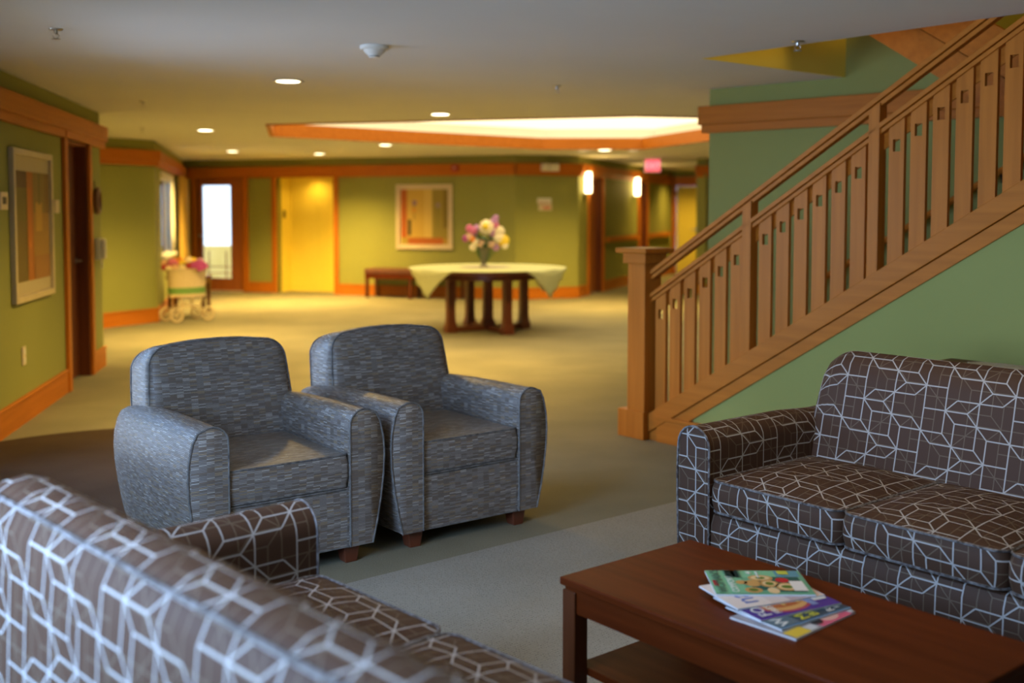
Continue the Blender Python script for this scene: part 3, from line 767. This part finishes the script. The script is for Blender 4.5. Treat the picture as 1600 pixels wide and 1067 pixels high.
# ------------------------------------------------------------------ coffee table and magazines
TH = .42
ct = empty('coffee_table', (*un(-2.207,1.974),0), math.atan2(UY,UX), 'low dark mahogany coffee table with a lower shelf, holding magazines', 'table')
L_, W_ = 1.09, .539
box((0,0,TH-.022),(L_,W_,TH)).build('table_top', M['dark'], ct, smooth=0, bevel=.004)
box((.012,.012,TH-.034),(L_-.012,W_-.012,TH-.022)).build('shadow_strip', M['dark'], ct, smooth=0)
for x in (.006,L_-.056):
    for y in (.006,W_-.056): box((x,y,0),(x+.05,y+.05,TH-.034)).build('leg', M['dark_z'], ct, smooth=0, bevel=.003)
for a, b in (((.056,.014,.326),(L_-.056,.034,.386)),((.056,W_-.034,.326),(L_-.056,W_-.014,.386)),((.014,.056,.326),(.034,W_-.056,.386)),((L_-.034,.056,.326),(L_-.014,W_-.056,.386))):
    box(a,b).build('apron', M['dark'], ct, smooth=0)
box((.012,.056,.142),(L_-.012,W_-.056,.164)).build('shelf', M['dark'], ct, smooth=0, bevel=.002)
TXT = {k_: solid('ink_'+k_, c_, .4) for k_, c_ in dict(darkgreen=(.01,.05,.045), white=(.75,.76,.72), blue=(.03,.09,.36), yellow=(.62,.58,.04), black=(.015,.02,.03), red=(.5,.02,.03)).items()}
def magazine(origin, right, z, w_, h, cover, label, th=.0036, sag=0.0):
    mg = empty('magazine', (origin[0], origin[1], z), math.atan2(right[1], right[0]), label, 'magazine', 'fanned magazines on the coffee table')
    box((0,0,0),(w_,h,th)).build('pages', M['paper'], mg, smooth=0)
    m = MB(); e = .0003
    for q, shapes in enumerate(cover):
        zz = th+e*(q+1); ink = shapes[0]
        for p in shapes[1:]:
            if len(p) == 3:   # ellipse: centre, radii
                (cx, cy), (rx, ry), _ = p
                m.quad([(cx*w_+rx*w_*math.cos(a), cy*h+ry*h*math.sin(a), zz) for a in [2*math.pi*i/16 for i in range(16)]], ink)
            else: m.quad([(x*w_, y*h, zz) for x, y in p], ink)
    m.build('cover', M['gloss_ink'], mg, smooth=0)
    return mg, th+e*(len(cover)+1)
def R4(a, b, c, d): return [(a,b),(c,b),(c,d),(a,d)]
def EL(cx, cy, rx, ry): return [(cx,cy),(rx,ry),0]
zt = TH+.0005
# lowest: pink pictures and a yellow flash
m5, z5 = magazine((.862,2.678), (-.669,.743), zt, .19, .262, [[(.30,.28,.30),R4(0,0,1,1)],[(.62,.12,.20),R4(0,.05,.28,.55)],[(.70,.50,.06),R4(.02,.72,.22,.97)],[(.70,.40,.34),EL(.14,.30,.10,.12)],[(.03,.03,.04),EL(.16,.50,.09,.07)],[(.55,.57,.60),R4(.02,.60,.16,.72),R4(.02,0,.2,.06)]], 'lowest magazine of the fan, its cover edge printed in pink and yellow')
m4, z4 = magazine((.856,2.694), (-.566,.824), zt+.0049, .185, .255, [[(.03,.06,.09),R4(0,0,1,1)],[(.12,.25,.40),R4(0,0,.035,1)],[(.10,.16,.20),R4(.05,.70,.5,1)]], 'dark blue magazine with yellow block letters, second from the bottom')
text('WIN', .05, TXT['white'], m4, (.012,.205,z4), sx=.9); text('MEAL', .045, TXT['yellow'], m4, (.012,.135,z4)); text('BBQ', .038, TXT['yellow'], m4, (.014,.10,z4)); text('ROAST', .032, TXT['white'], m4, (.012,.045,z4)); text('FAST', .022, TXT['white'], m4, (.02,.018,z4))
m3, z3 = magazine((.838,2.716), (-.465,.885), zt+.0098, .185, .262, [[(.07,.035,.24),R4(0,0,1,1)],[(.38,.06,.10),EL(.33,.52,.28,.30)],[(.62,.34,.12),EL(.32,.52,.21,.26)],[(.40,.12,.04),EL(.34,.52,.12,.22)],[(.62,.42,.14),R4(.28,.34,.34,.38),R4(.36,.44,.42,.48),R4(.28,.52,.34,.56),R4(.36,.60,.42,.64)],[(.70,.68,.64),R4(.22,.04,.58,.20)],[(.20,.26,.48),R4(.10,.22,.5,.30)]], 'purple magazine with a hot dog on the cover, middle of the fan')
text('FOOD', .048, TXT['white'], m3, (.012,.212,z3)); text('FRESH', .028, TXT['white'], m3, (.014,.180,z3))
m2, z2 = magazine((.808,2.758), (-.374,.928), zt+.0147, .18, .265, [[(.62,.53,.50),R4(0,0,1,1)],[(.70,.62,.58),R4(0,.6,1,1)],[(.46,.36,.36),R4(.0,.1,.5,.4)]], 'pale pinkish magazine with large blue letters under the green one')
text('na', .085, TXT['blue'], m2, (.018,.185,z2))
m1, z1_ = magazine((.782,2.746), (.012,1), zt+.0196, .185, .256, [[(.13,.36,.22),R4(0,0,1,1)],[(.18,.46,.28),R4(.05,.66,1,1),R4(.7,.2,1,.8)],[(.02,.10,.085),R4(.10,.06,.72,.36),EL(.36,.5,.2,.1)],[(.10,.28,.36),R4(.72,.03,.98,.28)],
    [(.52,.30,.10),EL(.66,.46,.13,.13),EL(.42,.40,.14,.10),EL(.44,.57,.13,.09),EL(.16,.60,.11,.09),EL(.30,.24,.16,.12),EL(.48,.68,.08,.06)],[(.70,.52,.28),EL(.67,.46,.09,.10),EL(.43,.40,.10,.07),EL(.30,.24,.12,.09),EL(.14,.40,.12,.06)],[(.10,.17,.03),EL(.66,.46,.05,.05),EL(.42,.40,.07,.045),EL(.16,.60,.06,.05),EL(.29,.24,.07,.06)],
    [(.45,.02,.03),EL(.56,.25,.10,.07),R4(.32,.93,.56,.975)],[(.72,.70,.66),R4(.12,.05,.52,.19)],[(.50,.55,.08),R4(.80,.14,.95,.25)]], 'green food magazine with a white address panel, topmost of the fan')
text("WOMAN'S", .036, TXT['darkgreen'], m1, (.008,.222,z1_), sx=1.02); text('COMFORT', .026, TXT['white'], m1, (.010,.193,z1_)); text('DAY', .030, TXT['darkgreen'], m1, (.125,.190,z1_)); text('FOOD', .022, TXT['darkgreen'], m1, (.118,.166,z1_)); text('44', .022, TXT['white'], m1, (.148,.135,z1_)); text('EASY IDEAS', .010, TXT['white'], m1, (.120,.118,z1_))

# console behind the far sofa with its lace runner
cs = empty('console_table', (*un(-2.62,4.38),0), math.atan2(UY,UX), 'dark wooden console table standing behind the far sofa', 'table')
box((0,0,.712),(1.5,.42,.74)).build('table_top', M['dark'], cs, smooth=0, bevel=.004)
box((.05,.05,.63),(1.45,.37,.712)).build('apron', M['dark'], cs, smooth=0)
for x in (.04,1.41):
    for y in (.04,.33): box((x,y,0),(x+.05,y+.05,.712)).build('leg', M['dark_z'], cs, smooth=0)
m = MB(); out = []
for q in range(64):
    a = 2*math.pi*q/64; rr = 1+.03*math.sin(q*2.4)
    out.append((.50+.36*rr*max(-1,min(1,1.25*math.cos(a))), .215+.185*rr*max(-1,min(1,1.25*math.sin(a)))))
m.prism(out, 'z', 0, .004)
tag(m.build('lace_doily', M['lace'], loc=(*un(-2.62,4.38),.7405), rz=math.atan2(UY,UX), smooth=0), 'cream lace doily spread on the console table behind the sofa', 'doily')

# ------------------------------------------------------------------ round table, cloth, flowers
TC = (-.29, 12.95)
rt = empty('round_table', (*TC,0), math.radians(14), 'large round dark wood table on five square posts under the skylight', 'table')
MB().lathe([(.90,.705),(.915,.715),(.915,.742),(.905,.75)], 64).build('table_top', M['table'], rt)
MB().lathe([(.62,.625),(.62,.706),(.58,.706),(.58,.625),(.62,.625)], 48, caps=(False,False)).build('apron', M['table'], rt)
for q in range(4):
    a = math.pi/2*q+.25; x, y = .49*math.cos(a), .49*math.sin(a)
    m = MB(); fn = lambda p: (x+p[0]*math.cos(a)-p[1]*math.sin(a), y+p[0]*math.sin(a)+p[1]*math.cos(a), p[2])
    def tap(h, z): return [fn((s_*h,t_*h,z)) for s_, t_ in ((-1,-1),(1,-1),(1,1),(-1,1))]
    m.loft([tap(.062,0),tap(.062,.06),tap(.048,.12),tap(.044,.20),tap(.044,.60),tap(.056,.64),tap(.056,.704)])
    m.build('leg', M['table'], rt, smooth=0)
for a in (.25,.25+math.pi/2):
    c_, s_ = math.cos(a), math.sin(a)
    box((-.44,-.035,.012),(.44,.035,.062)).build('stretcher', M['table'], rt, smooth=0, rz=a)
m = MB().loft([[(s_*h,t_*h,z) for s_, t_ in ((-1,-1),(1,-1),(1,1),(-1,1))] for h, z in ((.075,.062),(.075,.10),(.055,.16),(.05,.58),(.07,.63),(.07,.704))])
m.build('centre_post', M['table'], rt, smooth=0)
# cloth: disc on the top, falling in two pointed drops on opposite sides
R_, seg = .925, 96; rings = []
for s_ in (.02,.3,.6,.85,.99): rings.append([(R_*s_*math.cos(2*math.pi*q/seg), R_*s_*math.sin(2*math.pi*q/seg), .7535) for q in range(seg)])
for kf in range(1,7):
    R2 = []
    for q in range(seg):
        a = 2*math.pi*q/seg
        off = min(abs(((a-c0+math.pi) % (2*math.pi))-math.pi) for c0 in (math.radians(v) for v in (-38,38,142,218))); d = max(0, 1-off/math.radians(25)); drop = .010+.33*d**1.15
        fold = .022*math.sin(a*44)*d**.5*(kf/6)
        z = .7535-drop*(kf/6)**1.1; rr = R_+.012+fold-.05*d*(kf/6)
        R2.append((rr*math.cos(a), rr*math.sin(a), z))
    rings.append(R2)
o = MB().loft(rings, caps=(True,False)).build('tablecloth', M['cloth'], loc=(*TC,0), rz=.05, smooth=60)
s_ = o.modifiers.new('thick','SOLIDIFY'); s_.thickness = .003; s_.offset = 1
tag(o, 'pale green tablecloth with two hanging points on the round table', 'tablecloth')
m = MB().lathe([(.30,.0),(.30,.003)], 40)
tag(m.build('lace_mat', M['lace'], loc=(TC[0]-.03,TC[1],.7575)), 'round cream lace mat under the flower vase', 'table mat')
VX, VY, VZ = -.335, 12.9, .7615
m = MB().lathe([(.058,0),(.060,.008),(.034,.03),(.036,.08),(.060,.20),(.085,.27),(.081,.27),(.056,.20),(.031,.08),(.030,.035),(.002,.03)], 24)
tag(m.build('glass_vase', M['vase'], loc=(VX,VY,VZ)), 'clear flared glass vase holding flowers on the round table', 'vase')
bq = empty('bouquet', (VX,VY,VZ), 0, 'mixed pink, ivory and yellow bouquet in the glass vase', 'flowers')
def flower_head(parent, c, r, mat, centre=None, n=9):
    m = MB(); c = Vector(c); ax = Vector((random.uniform(-.5,.5), -1, random.uniform(.1,.8))).normalized()
    e1 = ax.cross(Vector((0,0,1))).normalized(); e2 = ax.cross(e1)
    for layer, (nn, rr, up) in enumerate(((n,.66,.0),(n-2,.48,.28),(max(4,n-4),.24,.48))):
        for q in range(nn):
            a = 2*math.pi*q/nn+layer*.4
            m.ball(c+(e1*math.cos(a)+e2*math.sin(a))*r*rr+ax*r*up, r*(.36-.03*layer), 6, 4)
    o = m.build('flower_head', mat, parent)
    if centre: MB().ball(c+ax*r*.72, r*.42, 8, 5).build('flower_centre', centre, o)
    return o
def stem(parent, a, b, r=.004):
    a, b = Vector(a), Vector(b); mid = a.lerp(b,.5)+Vector((0,0,.02)); MB().tube([a,mid,b], r, seg=5).build('stem', M['stemg'], parent)
def leaf(parent, a, d, L_, w_):
    a, d = Vector(a), Vector(d).normalized(); s_ = d.cross(Vector((0,0,1)))
    if s_.length < .05: s_ = Vector((1,0,0))
    s_.normalize(); m = MB(); rings = []
    for t in (0,.2,.45,.7,.9,1):
        p = a+d*L_*t+Vector((0,0,-.25*L_*t*t)); ww = w_*math.sin(math.pi*min(.97,t*.9+.08)); rings.append([tuple(p-s_*ww),tuple(p+Vector((0,0,.004))),tuple(p+s_*ww),tuple(p-Vector((0,0,.002)))])
    m.loft(rings); m.build('leaf', M['leaf'], parent)
B = [((.035,-.05,.47),.095,'ivory','yellow_petal'),((.19,-.04,.42),.065,'ivory',None),((.18,-.06,.345),.07,'ivory',None),((.235,-.05,.31),.075,'yellow_petal',None),((.25,-.07,.255),.045,'ivory',None),
     ((-.17,-.03,.455),.05,'pink',None),((-.125,-.05,.43),.05,'pink',None),((-.085,-.02,.46),.045,'lilac',None),((.125,-.02,.54),.05,'lilac',None),((.145,-.03,.585),.035,'lilac',None),((.14,-.03,.49),.05,'pink',None),
     ((.10,-.05,.43),.045,'lilac',None),((-.21,-.04,.34),.045,'magenta',None),((-.165,-.05,.36),.05,'peach',None),((-.13,-.07,.33),.042,'orange',None),((-.115,-.02,.385),.045,'lilac',None),
     ((-.09,-.07,.29),.05,'ivory',None),((-.03,-.08,.285),.05,'peach',None),((-.125,-.06,.235),.045,'ivory',None),((.09,-.07,.275),.05,'peach',None),((.145,-.06,.235),.045,'lilac',None),((.10,-.03,.39),.04,'lilac',None)]
for c_, r, mt, ce in B:
    flower_head(bq, c_, r, M[mt], M[ce] if ce else None); stem(bq, (c_[0]*.04,c_[1]*.04,.04), c_)
for q in range(22):
    a = q*2.4; leaf(bq, (.03*math.cos(a),.03*math.sin(a),.20+.006*q), (math.cos(a),math.sin(a),.55+.25*math.sin(q)), .17, .035)

# ------------------------------------------------------------------ bench, doll pram, side table
bn = empty('bench', BW.at(3.82,-.48), BW.rz, 'long dark brown leather topped bench under the back wall picture', 'bench')
L_ = 1.62; W_ = .42
m, lo, hi = cushion(L_, W_, .075, .012, .03); c = m.build('seat_cushion', M['leather'], bn, loc=(L_/2,W_/2,.40)); weld(c)
MB().tube(hi, .006, True, 6).build('piping', M['leather'], c)
box((.01,.01,.32),(L_-.01,W_-.01,.40)).build('apron', M['dark'], bn, smooth=0)
for x in (.01,.79,L_-.06):
    for y in (.01,W_-.06): box((x,y,0),(x+.05,y+.05,.32)).build('leg', M['dark_z'], bn, smooth=0)

st = empty('side_table', (-4.70,14.72,0), .05, 'small dark wooden table behind the wicker doll pram', 'table')
box((0,0,.50),(.54,.40,.53)).build('table_top', M['dark'], st, smooth=0, bevel=.003)
box((.03,.03,.43),(.51,.37,.50)).build('apron', M['dark'], st, smooth=0)
for x in (.02,.475):
    for y in (.02,.335): box((x,y,0),(x+.045,y+.045,.50)).build('leg', M['dark_z'], st, smooth=0)

pr = empty('doll_pram', (-4.21,14.05,0), .80, 'cream wicker doll pram with a green band, filled with flowers', 'pram')
pr.scale = (.94,.94,.96)
def oval(rx, ry, z, n=28): return [(rx*math.cos(2*math.pi*q/n), ry*math.sin(2*math.pi*q/n), z) for q in range(n)]
MB().loft([oval(.255,.155,.345),oval(.262,.16,.40)]).build('basket_floor', M['wicker'], pr)
bk = MB().loft([oval(.262,.16,.34),oval(.27,.165,.45),oval(.285,.175,.66),oval(.300,.185,.70),oval(.288,.175,.705),oval(.27,.165,.66),oval(.25,.15,.40)], caps=(False,False)).build('basket', M['wicker'], pr)
MB().loft([oval(.268,.165,.375),oval(.277,.171,.46),oval(.272,.167,.46),oval(.263,.16,.375)], caps=(False,False)).build('woven_band', M['greenband'], bk)
MB().tube(oval(.302,.188,.702), .012, True).build('rim', M['wicker'], bk); MB().tube(oval(.272,.168,.345), .012, True).build('rim', M['wicker'], bk)
MB().tube([(-.24,-.1,.10),(-.12,-.12,.20),(.0,-.12,.22),(.12,-.12,.20),(.24,-.1,.10)], .011).build('undercarriage', M['wicker'], pr)
MB().tube([(-.24,.1,.10),(-.12,.12,.20),(.0,.12,.22),(.12,.12,.20),(.24,.1,.10)], .011).build('undercarriage', M['wicker'], pr)
for x in (-.13,.13):
    for y in (-.12,.12): MB().tube([(x,y,.20),(x*1.3,y,.345)], .010).build('strut', M['wicker'], pr)
for x in (-.235,.235): MB().tube([(x,-.15,.10),(x,.15,.10)], .010).build('axle', M['wicker'], pr)
for x in (-.235,.235):
    for y in (-.15,.15):
        wp = [(x+.083*math.cos(a), y, .10+.083*math.sin(a)) for a in [2*math.pi*q/24 for q in range(24)]]
        w_ = MB().tube(wp, .016, True).build('wheel', M['wicker'], pr)
        m = MB()
        for q in range(4): a = math.pi*q/4; m.tube([(x-.08*math.cos(a),y,.10-.08*math.sin(a)),(x+.08*math.cos(a),y,.10+.08*math.sin(a))], .005, seg=5)
        m.build('spokes', M['wicker'], w_)
bq2 = empty('flower_arrangement', (-4.21,14.05,.012), 0, 'bright mixed silk flowers heaped in the wicker doll pram', 'flowers')
random.seed(3)
for x, y, z, r, mt in [(-.27,-.06,.74,.05,'peach'),(-.25,-.1,.69,.05,'crimson'),(-.19,-.12,.66,.055,'ivory'),(-.17,-.08,.755,.06,'pink'),(-.12,-.1,.73,.055,'pink'),(-.10,-.14,.68,.05,'peach'),(-.07,-.05,.77,.055,'orange'),(-.02,-.1,.74,.05,'yellow_petal'),(-.01,-.13,.69,.05,'ivory'),(.05,-.05,.77,.06,'ivory'),(.07,-.12,.71,.05,'crimson'),(.02,-.06,.72,.05,'crimson'),(.11,-.04,.77,.05,'yellow_petal'),(.13,-.11,.72,.055,'magenta'),(.19,-.10,.73,.07,'magenta'),(.24,-.09,.71,.065,'magenta'),(.21,-.12,.68,.05,'magenta'),(.0,.05,.76,.06,'peach'),(-.15,.05,.75,.06,'orange'),(.16,.06,.75,.06,'lilac')]:
    flower_head(bq2, (x,y,z), r, M[mt], n=7)
for q in range(14):
    a = q*2.4; leaf(bq2, (.12*math.cos(a),.07*math.sin(a),.69), (math.cos(a),math.sin(a)*.7,.5), .15, .035)
MB().lathe([(.08,.42),(.11,.52),(.13,.68)], 20).build('foliage_mass', M['leaf'], bq2)

# ------------------------------------------------------------------ pictures and small wall fittings
def picture(f, x0, x1, z0, z1, fw, mat_w, frame_mat, patches, label, mat_col=(.62,.52,.36)):
    W_, H = x1-x0, z1-z0
    p = empty('framed_picture', f.at(x0,-.002,z0), f.rz, label, 'picture')
    for a, b in (((0,-.035,0),(fw,0,H)),((W_-fw,-.035,0),(W_,0,H)),((fw,-.035,0),(W_-fw,0,fw)),((fw,-.035,H-fw),(W_-fw,0,H))):
        box(a,b).build('frame', M[frame_mat], p, smooth=0, bevel=.005)
    m = MB(); y = -.012
    m.quad([(fw,y,fw),(W_-fw,y,fw),(W_-fw,y,H-fw),(fw,y,H-fw)], mat_col)
    q0, q1, q2, q3 = fw+mat_w[0], fw+mat_w[1], W_-fw-mat_w[0], H-fw-mat_w[2]
    for i, (a, b, c_, d_, col) in enumerate(patches):
        yy = y-.0006*(i+1)
        m.quad([(q0+(q2-q0)*u_, yy, q1+(q3-q1)*v_) for u_, v_ in ((a,b),(c_,b),(c_,d_),(a,d_))], col)
    m.build('print', M['ink'], p, smooth=0)
    return p
picture(LW, LO+.325, LO+1.366, .815, 1.84, .045, (.03,.09,.10), 'silver',
    [(0,0,1,1,(.20,.16,.03)),(0,0,.33,.55,(.17,.12,.03)),(0,.55,.34,1,(.16,.13,.025)),(.0,.85,.35,1,(.12,.07,.03)),(.34,0,.52,1,(.42,.15,.025)),(.36,.3,.46,.85,(.50,.16,.02)),(.52,0,1,.62,(.36,.20,.04)),(.52,.62,1,1,(.25,.17,.04)),(.58,.45,.78,.72,(.48,.28,.045)),(.52,0,1,.22,(.34,.16,.04)),(.66,.7,.72,1,(.17,.14,.03)),(.86,.62,1,1,(.22,.13,.03))],
    'abstract print in orange and olive bands, pale frame, on the long side wall', (.50,.43,.27))
picture(BW, 4.19, 5.20, .79, 1.86, .055, (.028,.028,.028), 'cream',
    [(0,0,1,1,(.42,.27,.05)),(0,.12,.13,1,(.42,.11,.02)),(.13,.12,.67,1,(.55,.37,.08)),(.5,.12,.67,1,(.62,.45,.13)),(.67,.1,1,1,(.30,.24,.05)),(.9,.3,1,1,(.20,.15,.03)),(.15,0,.9,.12,(.42,.12,.025)),(0,0,.14,.12,(.40,.30,.05)),(.15,.16,.22,.45,(.07,.06,.02)),(.25,.71,.34,.80,(.26,.17,.25)),(.75,.67,.84,.75,(.30,.22,.22)),(.28,.45,.30,.72,(.20,.19,.04)),(.78,.3,.80,.68,(.20,.20,.04)),(.25,.58,.32,.66,(.60,.28,.05))],
    'abstract floral print in gold and rust, cream frame, above the bench')
def plate(name, f, x, z, w_, h, label, cat, mat='white', d=.012, parts=()):
    p = empty(name, f.at(x,-.001,z), f.rz, label, cat)
    box((-w_/2,-d,-h/2),(w_/2,0,h/2)).build('cover_plate', M[mat], p, smooth=0, bevel=.003)
    for nm, a, b, mt in parts: box(a,b).build(nm, M[mt], p, smooth=0)
    return p
plate('thermostat', LW, LO+.12, 1.49, .16, .11, 'small cream thermostat beside the banded abstract print', 'thermostat', 'cream', .03, [('display',(-.035,-.034,-.02),(.035,-.03,.025),'blackmetal')])
plate('wall_outlet', LW, LO+.58, .45, .085, .125, 'pale outlet plate low on the wall under the banded print', 'outlet', 'cream', .008, [('socket',(-.018,-.011,.012),(.018,-.008,.045),'white'),('socket',(-.018,-.011,-.045),(.018,-.008,-.012),'white')])
plate('room_sign', LW, LO+1.59, 1.46, .14, .10, 'small tan room sign between the banded print and the door', 'sign', 'cream', .01)
plate('light_switch', LW, LO+3.23, 1.47, .075, .12, 'pale switch plate at the wall corner above the wall phone', 'switch', 'cream', .008, [('toggle',(-.006,-.02,-.012),(.006,-.008,.012),'white')])
wp = empty('wall_phone', LW.at(LO+3.08,-.001,1.09), LW.rz, 'white wall phone beside the dark door, under the wreath', 'phone')
box((-.10,-.05,-.10),(.10,0,.09)).build('body', M['white'], wp, smooth=0, bevel=.012); box((-.085,-.09,-.09),(-.03,-.052,.085)).build('handset', M['white'], wp, smooth=0, bevel=.015)
MB().tube([(-.06,-.06,-.09),(-.05,-.05,-.18),(.0,-.04,-.16),(.02,-.03,-.098)], .006).build('cord', M['white'], wp)
m = MB().tube([(.078*math.cos(a),-.03,.098*math.sin(a)) for a in [2*math.pi*q/28 for q in range(28)]], .026, True)
wr = empty('wreath', LW.at(LO+2.99,-.002,1.515), LW.rz, 'small dark oval twig wreath hanging above the wall phone', 'wreath')
m.build('ring', M['leather'], wr); MB().tube([(0,-.01,.12),(0,-.006,.18)], .004).build('hook', M['leather'], wr)
fa = empty('fire_alarm', BW.at(5.27,-.067,2.12), BW.rz, 'small red fire alarm strobe on the wood trim above the picture', 'alarm')
box((-.055,-.035,-.055),(.055,0,.055)).build('body', M['red'], fa, smooth=0, bevel=.005); box((-.02,-.045,-.012),(.02,-.035,.012)).build('strobe_lens', M['cream'], fa, smooth=0)
el = empty('emergency_light', W5.at(.56,-.067,2.06), W5.rz, 'white two headed emergency light on the wood trim by the sconce', 'emergency light')
box((-.15,-.07,0),(.15,0,.12)).build('body', M['white'], el, smooth=0, bevel=.008)
for x in (-.09,.09): m = MB().ball((x,-.085,.075), (.05,.03,.05), 12, 8); m.build('lamp_head', M['white'], el)
sg = empty('wall_sign', W5.at(.50,-.002,1.52), W5.rz, 'small white notice sign on the pale green angled wall', 'sign')
box((-.12,-.008,.02),(.12,0,.11)).build('upper_panel', M['white'], sg, smooth=0); box((-.10,-.008,-.09),(.13,0,.015)).build('lower_panel', M['cream'], sg, smooth=0)
m = MB(); m.quad([(-.11,-.0086,.03),(.11,-.0086,.03),(.11,-.0086,.04),(-.11,-.0086,.04)], (.5,.1,.08)); m.quad([(-.02,-.0086,-.07),(.11,-.0086,-.07),(.11,-.0086,-.02),(-.02,-.0086,-.02)], (.6,.25,.18)); m.build('print', M['ink'], sg, smooth=0)
ex = empty('exit_sign', (2.36,18.35,CEIL), 0, 'lit red EXIT sign hanging from the ceiling at the corridor mouth', 'sign')
box((-.14,-.025,-.25),(.14,.025,-.02)).build('housing', M['white'], ex, smooth=0, bevel=.004); box((-.03,-.02,-.02),(.03,.02,-.001)).build('mount', M['white'], ex, smooth=0)
box((-.128,-.028,-.238),(.128,-.0255,-.032)).build('lit_panel', M['exit'], ex, smooth=0)
text('EXIT', .13, M['lens'] if False else emit('exit_letters', (1,.42,.42), 1.3), ex, (0,-.0285,-.18), (math.pi/2,0,0), align='CENTER')
# corridor handrails
for i, (a, b) in enumerate(((1.6,4.0),(4.95,6.9))):
    h_ = empty('corridor_handrail', CO.at(a,-.06,.86), CO.rz, 'wooden handrail along the corridor wall, '+('between the two sconces' if i == 0 else 'past the far sconce'), 'handrail', 'corridor handrails')
    box((0,-.025,0),(b-a,.02,.10)).build('rail', M['wood_x'], h_, smooth=0, bevel=.008)
    for q in (.2,(b-a)/2,b-a-.2): box((q-.02,.02,.03),(q+.02,.058,.07)).build('bracket', M['wood_x'], h_, smooth=0)
# sconces
for i, s_ in enumerate((.34,3.72)):
    sc = empty('wall_sconce', CO.at(s_,-.001,1.74), CO.rz, 'glowing wall sconce at the corridor, '+('on the near corner' if i == 0 else 'the farther one before the second door'), 'lamp', 'corridor sconces')
    box((-.06,-.02,-.06),(.06,0,.30)).build('back_plate', M['cream'], sc, smooth=0)
    m = MB().loft([[(.085*c_*math.cos(a), -.07-.055*c_*math.sin(a), z) for a in [2*math.pi*q/20 for q in range(20)]] for c_, z in ((.8,-.02),(1,0),(1,.30),(.8,.325))])
    m.build('shade', M['sconce'], sc)
    for z in (-.035,.325): box((-.075,-.12,z),(.075,-.02,z+.012)).build('band', M['cream'], sc, smooth=0)
    x, y, z = CO.at(s_,-.22,1.9); lamp('sconce_light', 'POINT', (x,y,z), (0,0,0), 9, WARM, shadow_soft_size=.08)

# ------------------------------------------------------------------ ceiling fittings
DL = [(-1.533,7.508,.085,1.75,'the one nearest the camera and the armchairs'),(-.66,10.08,.085,2.3,'just before the near edge of the skylight'),(-3.383,12.07,.085,3.2,'above the doll pram corner'),(-4.183,16.35,.085,2.8,'nearest the glazed door'),
      (-3.011,17.084,.085,3.6,'in front of the yellow lift door'),(-1.711,14.764,.085,1,'beyond the skylight, above the wall picture'),(1.359,16.006,.10,2.0,'brightest one beyond the skylight'),(1.05,16.2,.085,.35,'dim one before the near sconce'),(1.80,16.2,.085,.3,'dim one toward the exit sign')]
for x, y, r, pw, wh in DL:
    d = empty('recessed_downlight', (x,y,CEIL), 0, 'round recessed ceiling downlight, '+wh, 'ceiling light', 'recessed downlights')
    MB().lathe([(r,.0),(r+.022,-.004),(r+.022,-.009),(r-.004,-.007),(r-.006,.0)], 28, caps=(False,False)).build('trim_ring', M['white'], d)
    MB().lathe([(r-.005,-.006),(r-.005,-.002)], 28).build('lens', M['lens'] if pw > .5 else M['lens_dim'], d)
    lamp('downlight_beam', 'SPOT', (x,y,CEIL-.03), (0,0,0), 215*pw, WARM, spot_size=math.radians(140), spot_blend=1.0, shadow_soft_size=.08)
# spots added to warm the corridor; hall and seating downlights outside the view
for x, y, pw in ((3.3,21.5,130),(3.9,23.6,130),(4.2,15.5,130),(3.4,11.5,130),(-5.4,10.9,150),(1.0,3.5,34),(-.7,2.4,17)):
    lamp('downlight_beam', 'SPOT', (x,y,CEIL-.03), (0,0,0), pw, WARM, spot_size=math.radians(140), spot_blend=1.0, shadow_soft_size=.08)
SPR = [(-2.232,5.38,'nearest the long side wall'),(-2.996,8.906,'over the dark side door'),(1.50,5.77,'beside the stair opening'),(.319,7.815,'between the downlight and the stair'),(-3.987,11.794,'above the far green wall')]
for x, y, wh in SPR:
    s_ = empty('fire_sprinkler', (x,y,CEIL), 0, 'small dark ceiling sprinkler head, '+wh, 'sprinkler', 'ceiling sprinklers')
    MB().lathe([(.034,0),(.030,-.006),(.012,-.008)], 18).build('escutcheon', M['chrome'], s_)
    MB().lathe([(.010,-.006),(.010,-.022),(.007,-.026)], 12).build('body', M['chrome'], s_)
    for q in (-1,1): MB().tube([(.008*q,0,-.024),(.016*q,0,-.034),(.004*q,0,-.048)], .0025, seg=5).build('yoke_arm', M['chrome'], s_)
    MB().lathe([(.021,-.048),(.021,-.051)], 18).build('deflector', M['chrome'], s_)
sm = empty('smoke_detector', (-.744,5.94,CEIL), 0, 'round white smoke detector on the ceiling near the camera', 'smoke detector')
MB().lathe([(.078,0),(.078,-.016),(.072,-.022)], 32).build('base', M['white'], sm)
MB().lathe([(.060,-.022),(.052,-.036),(.036,-.048),(.034,-.054)], 32).build('housing', M['white'], sm)
MB().lathe([(.028,-.054),(.028,-.058)], 24).build('grille', M['blackmetal'], sm)
MB().lathe([(.033,-.058),(.026,-.064)], 24).build('test_button', M['white'], sm)
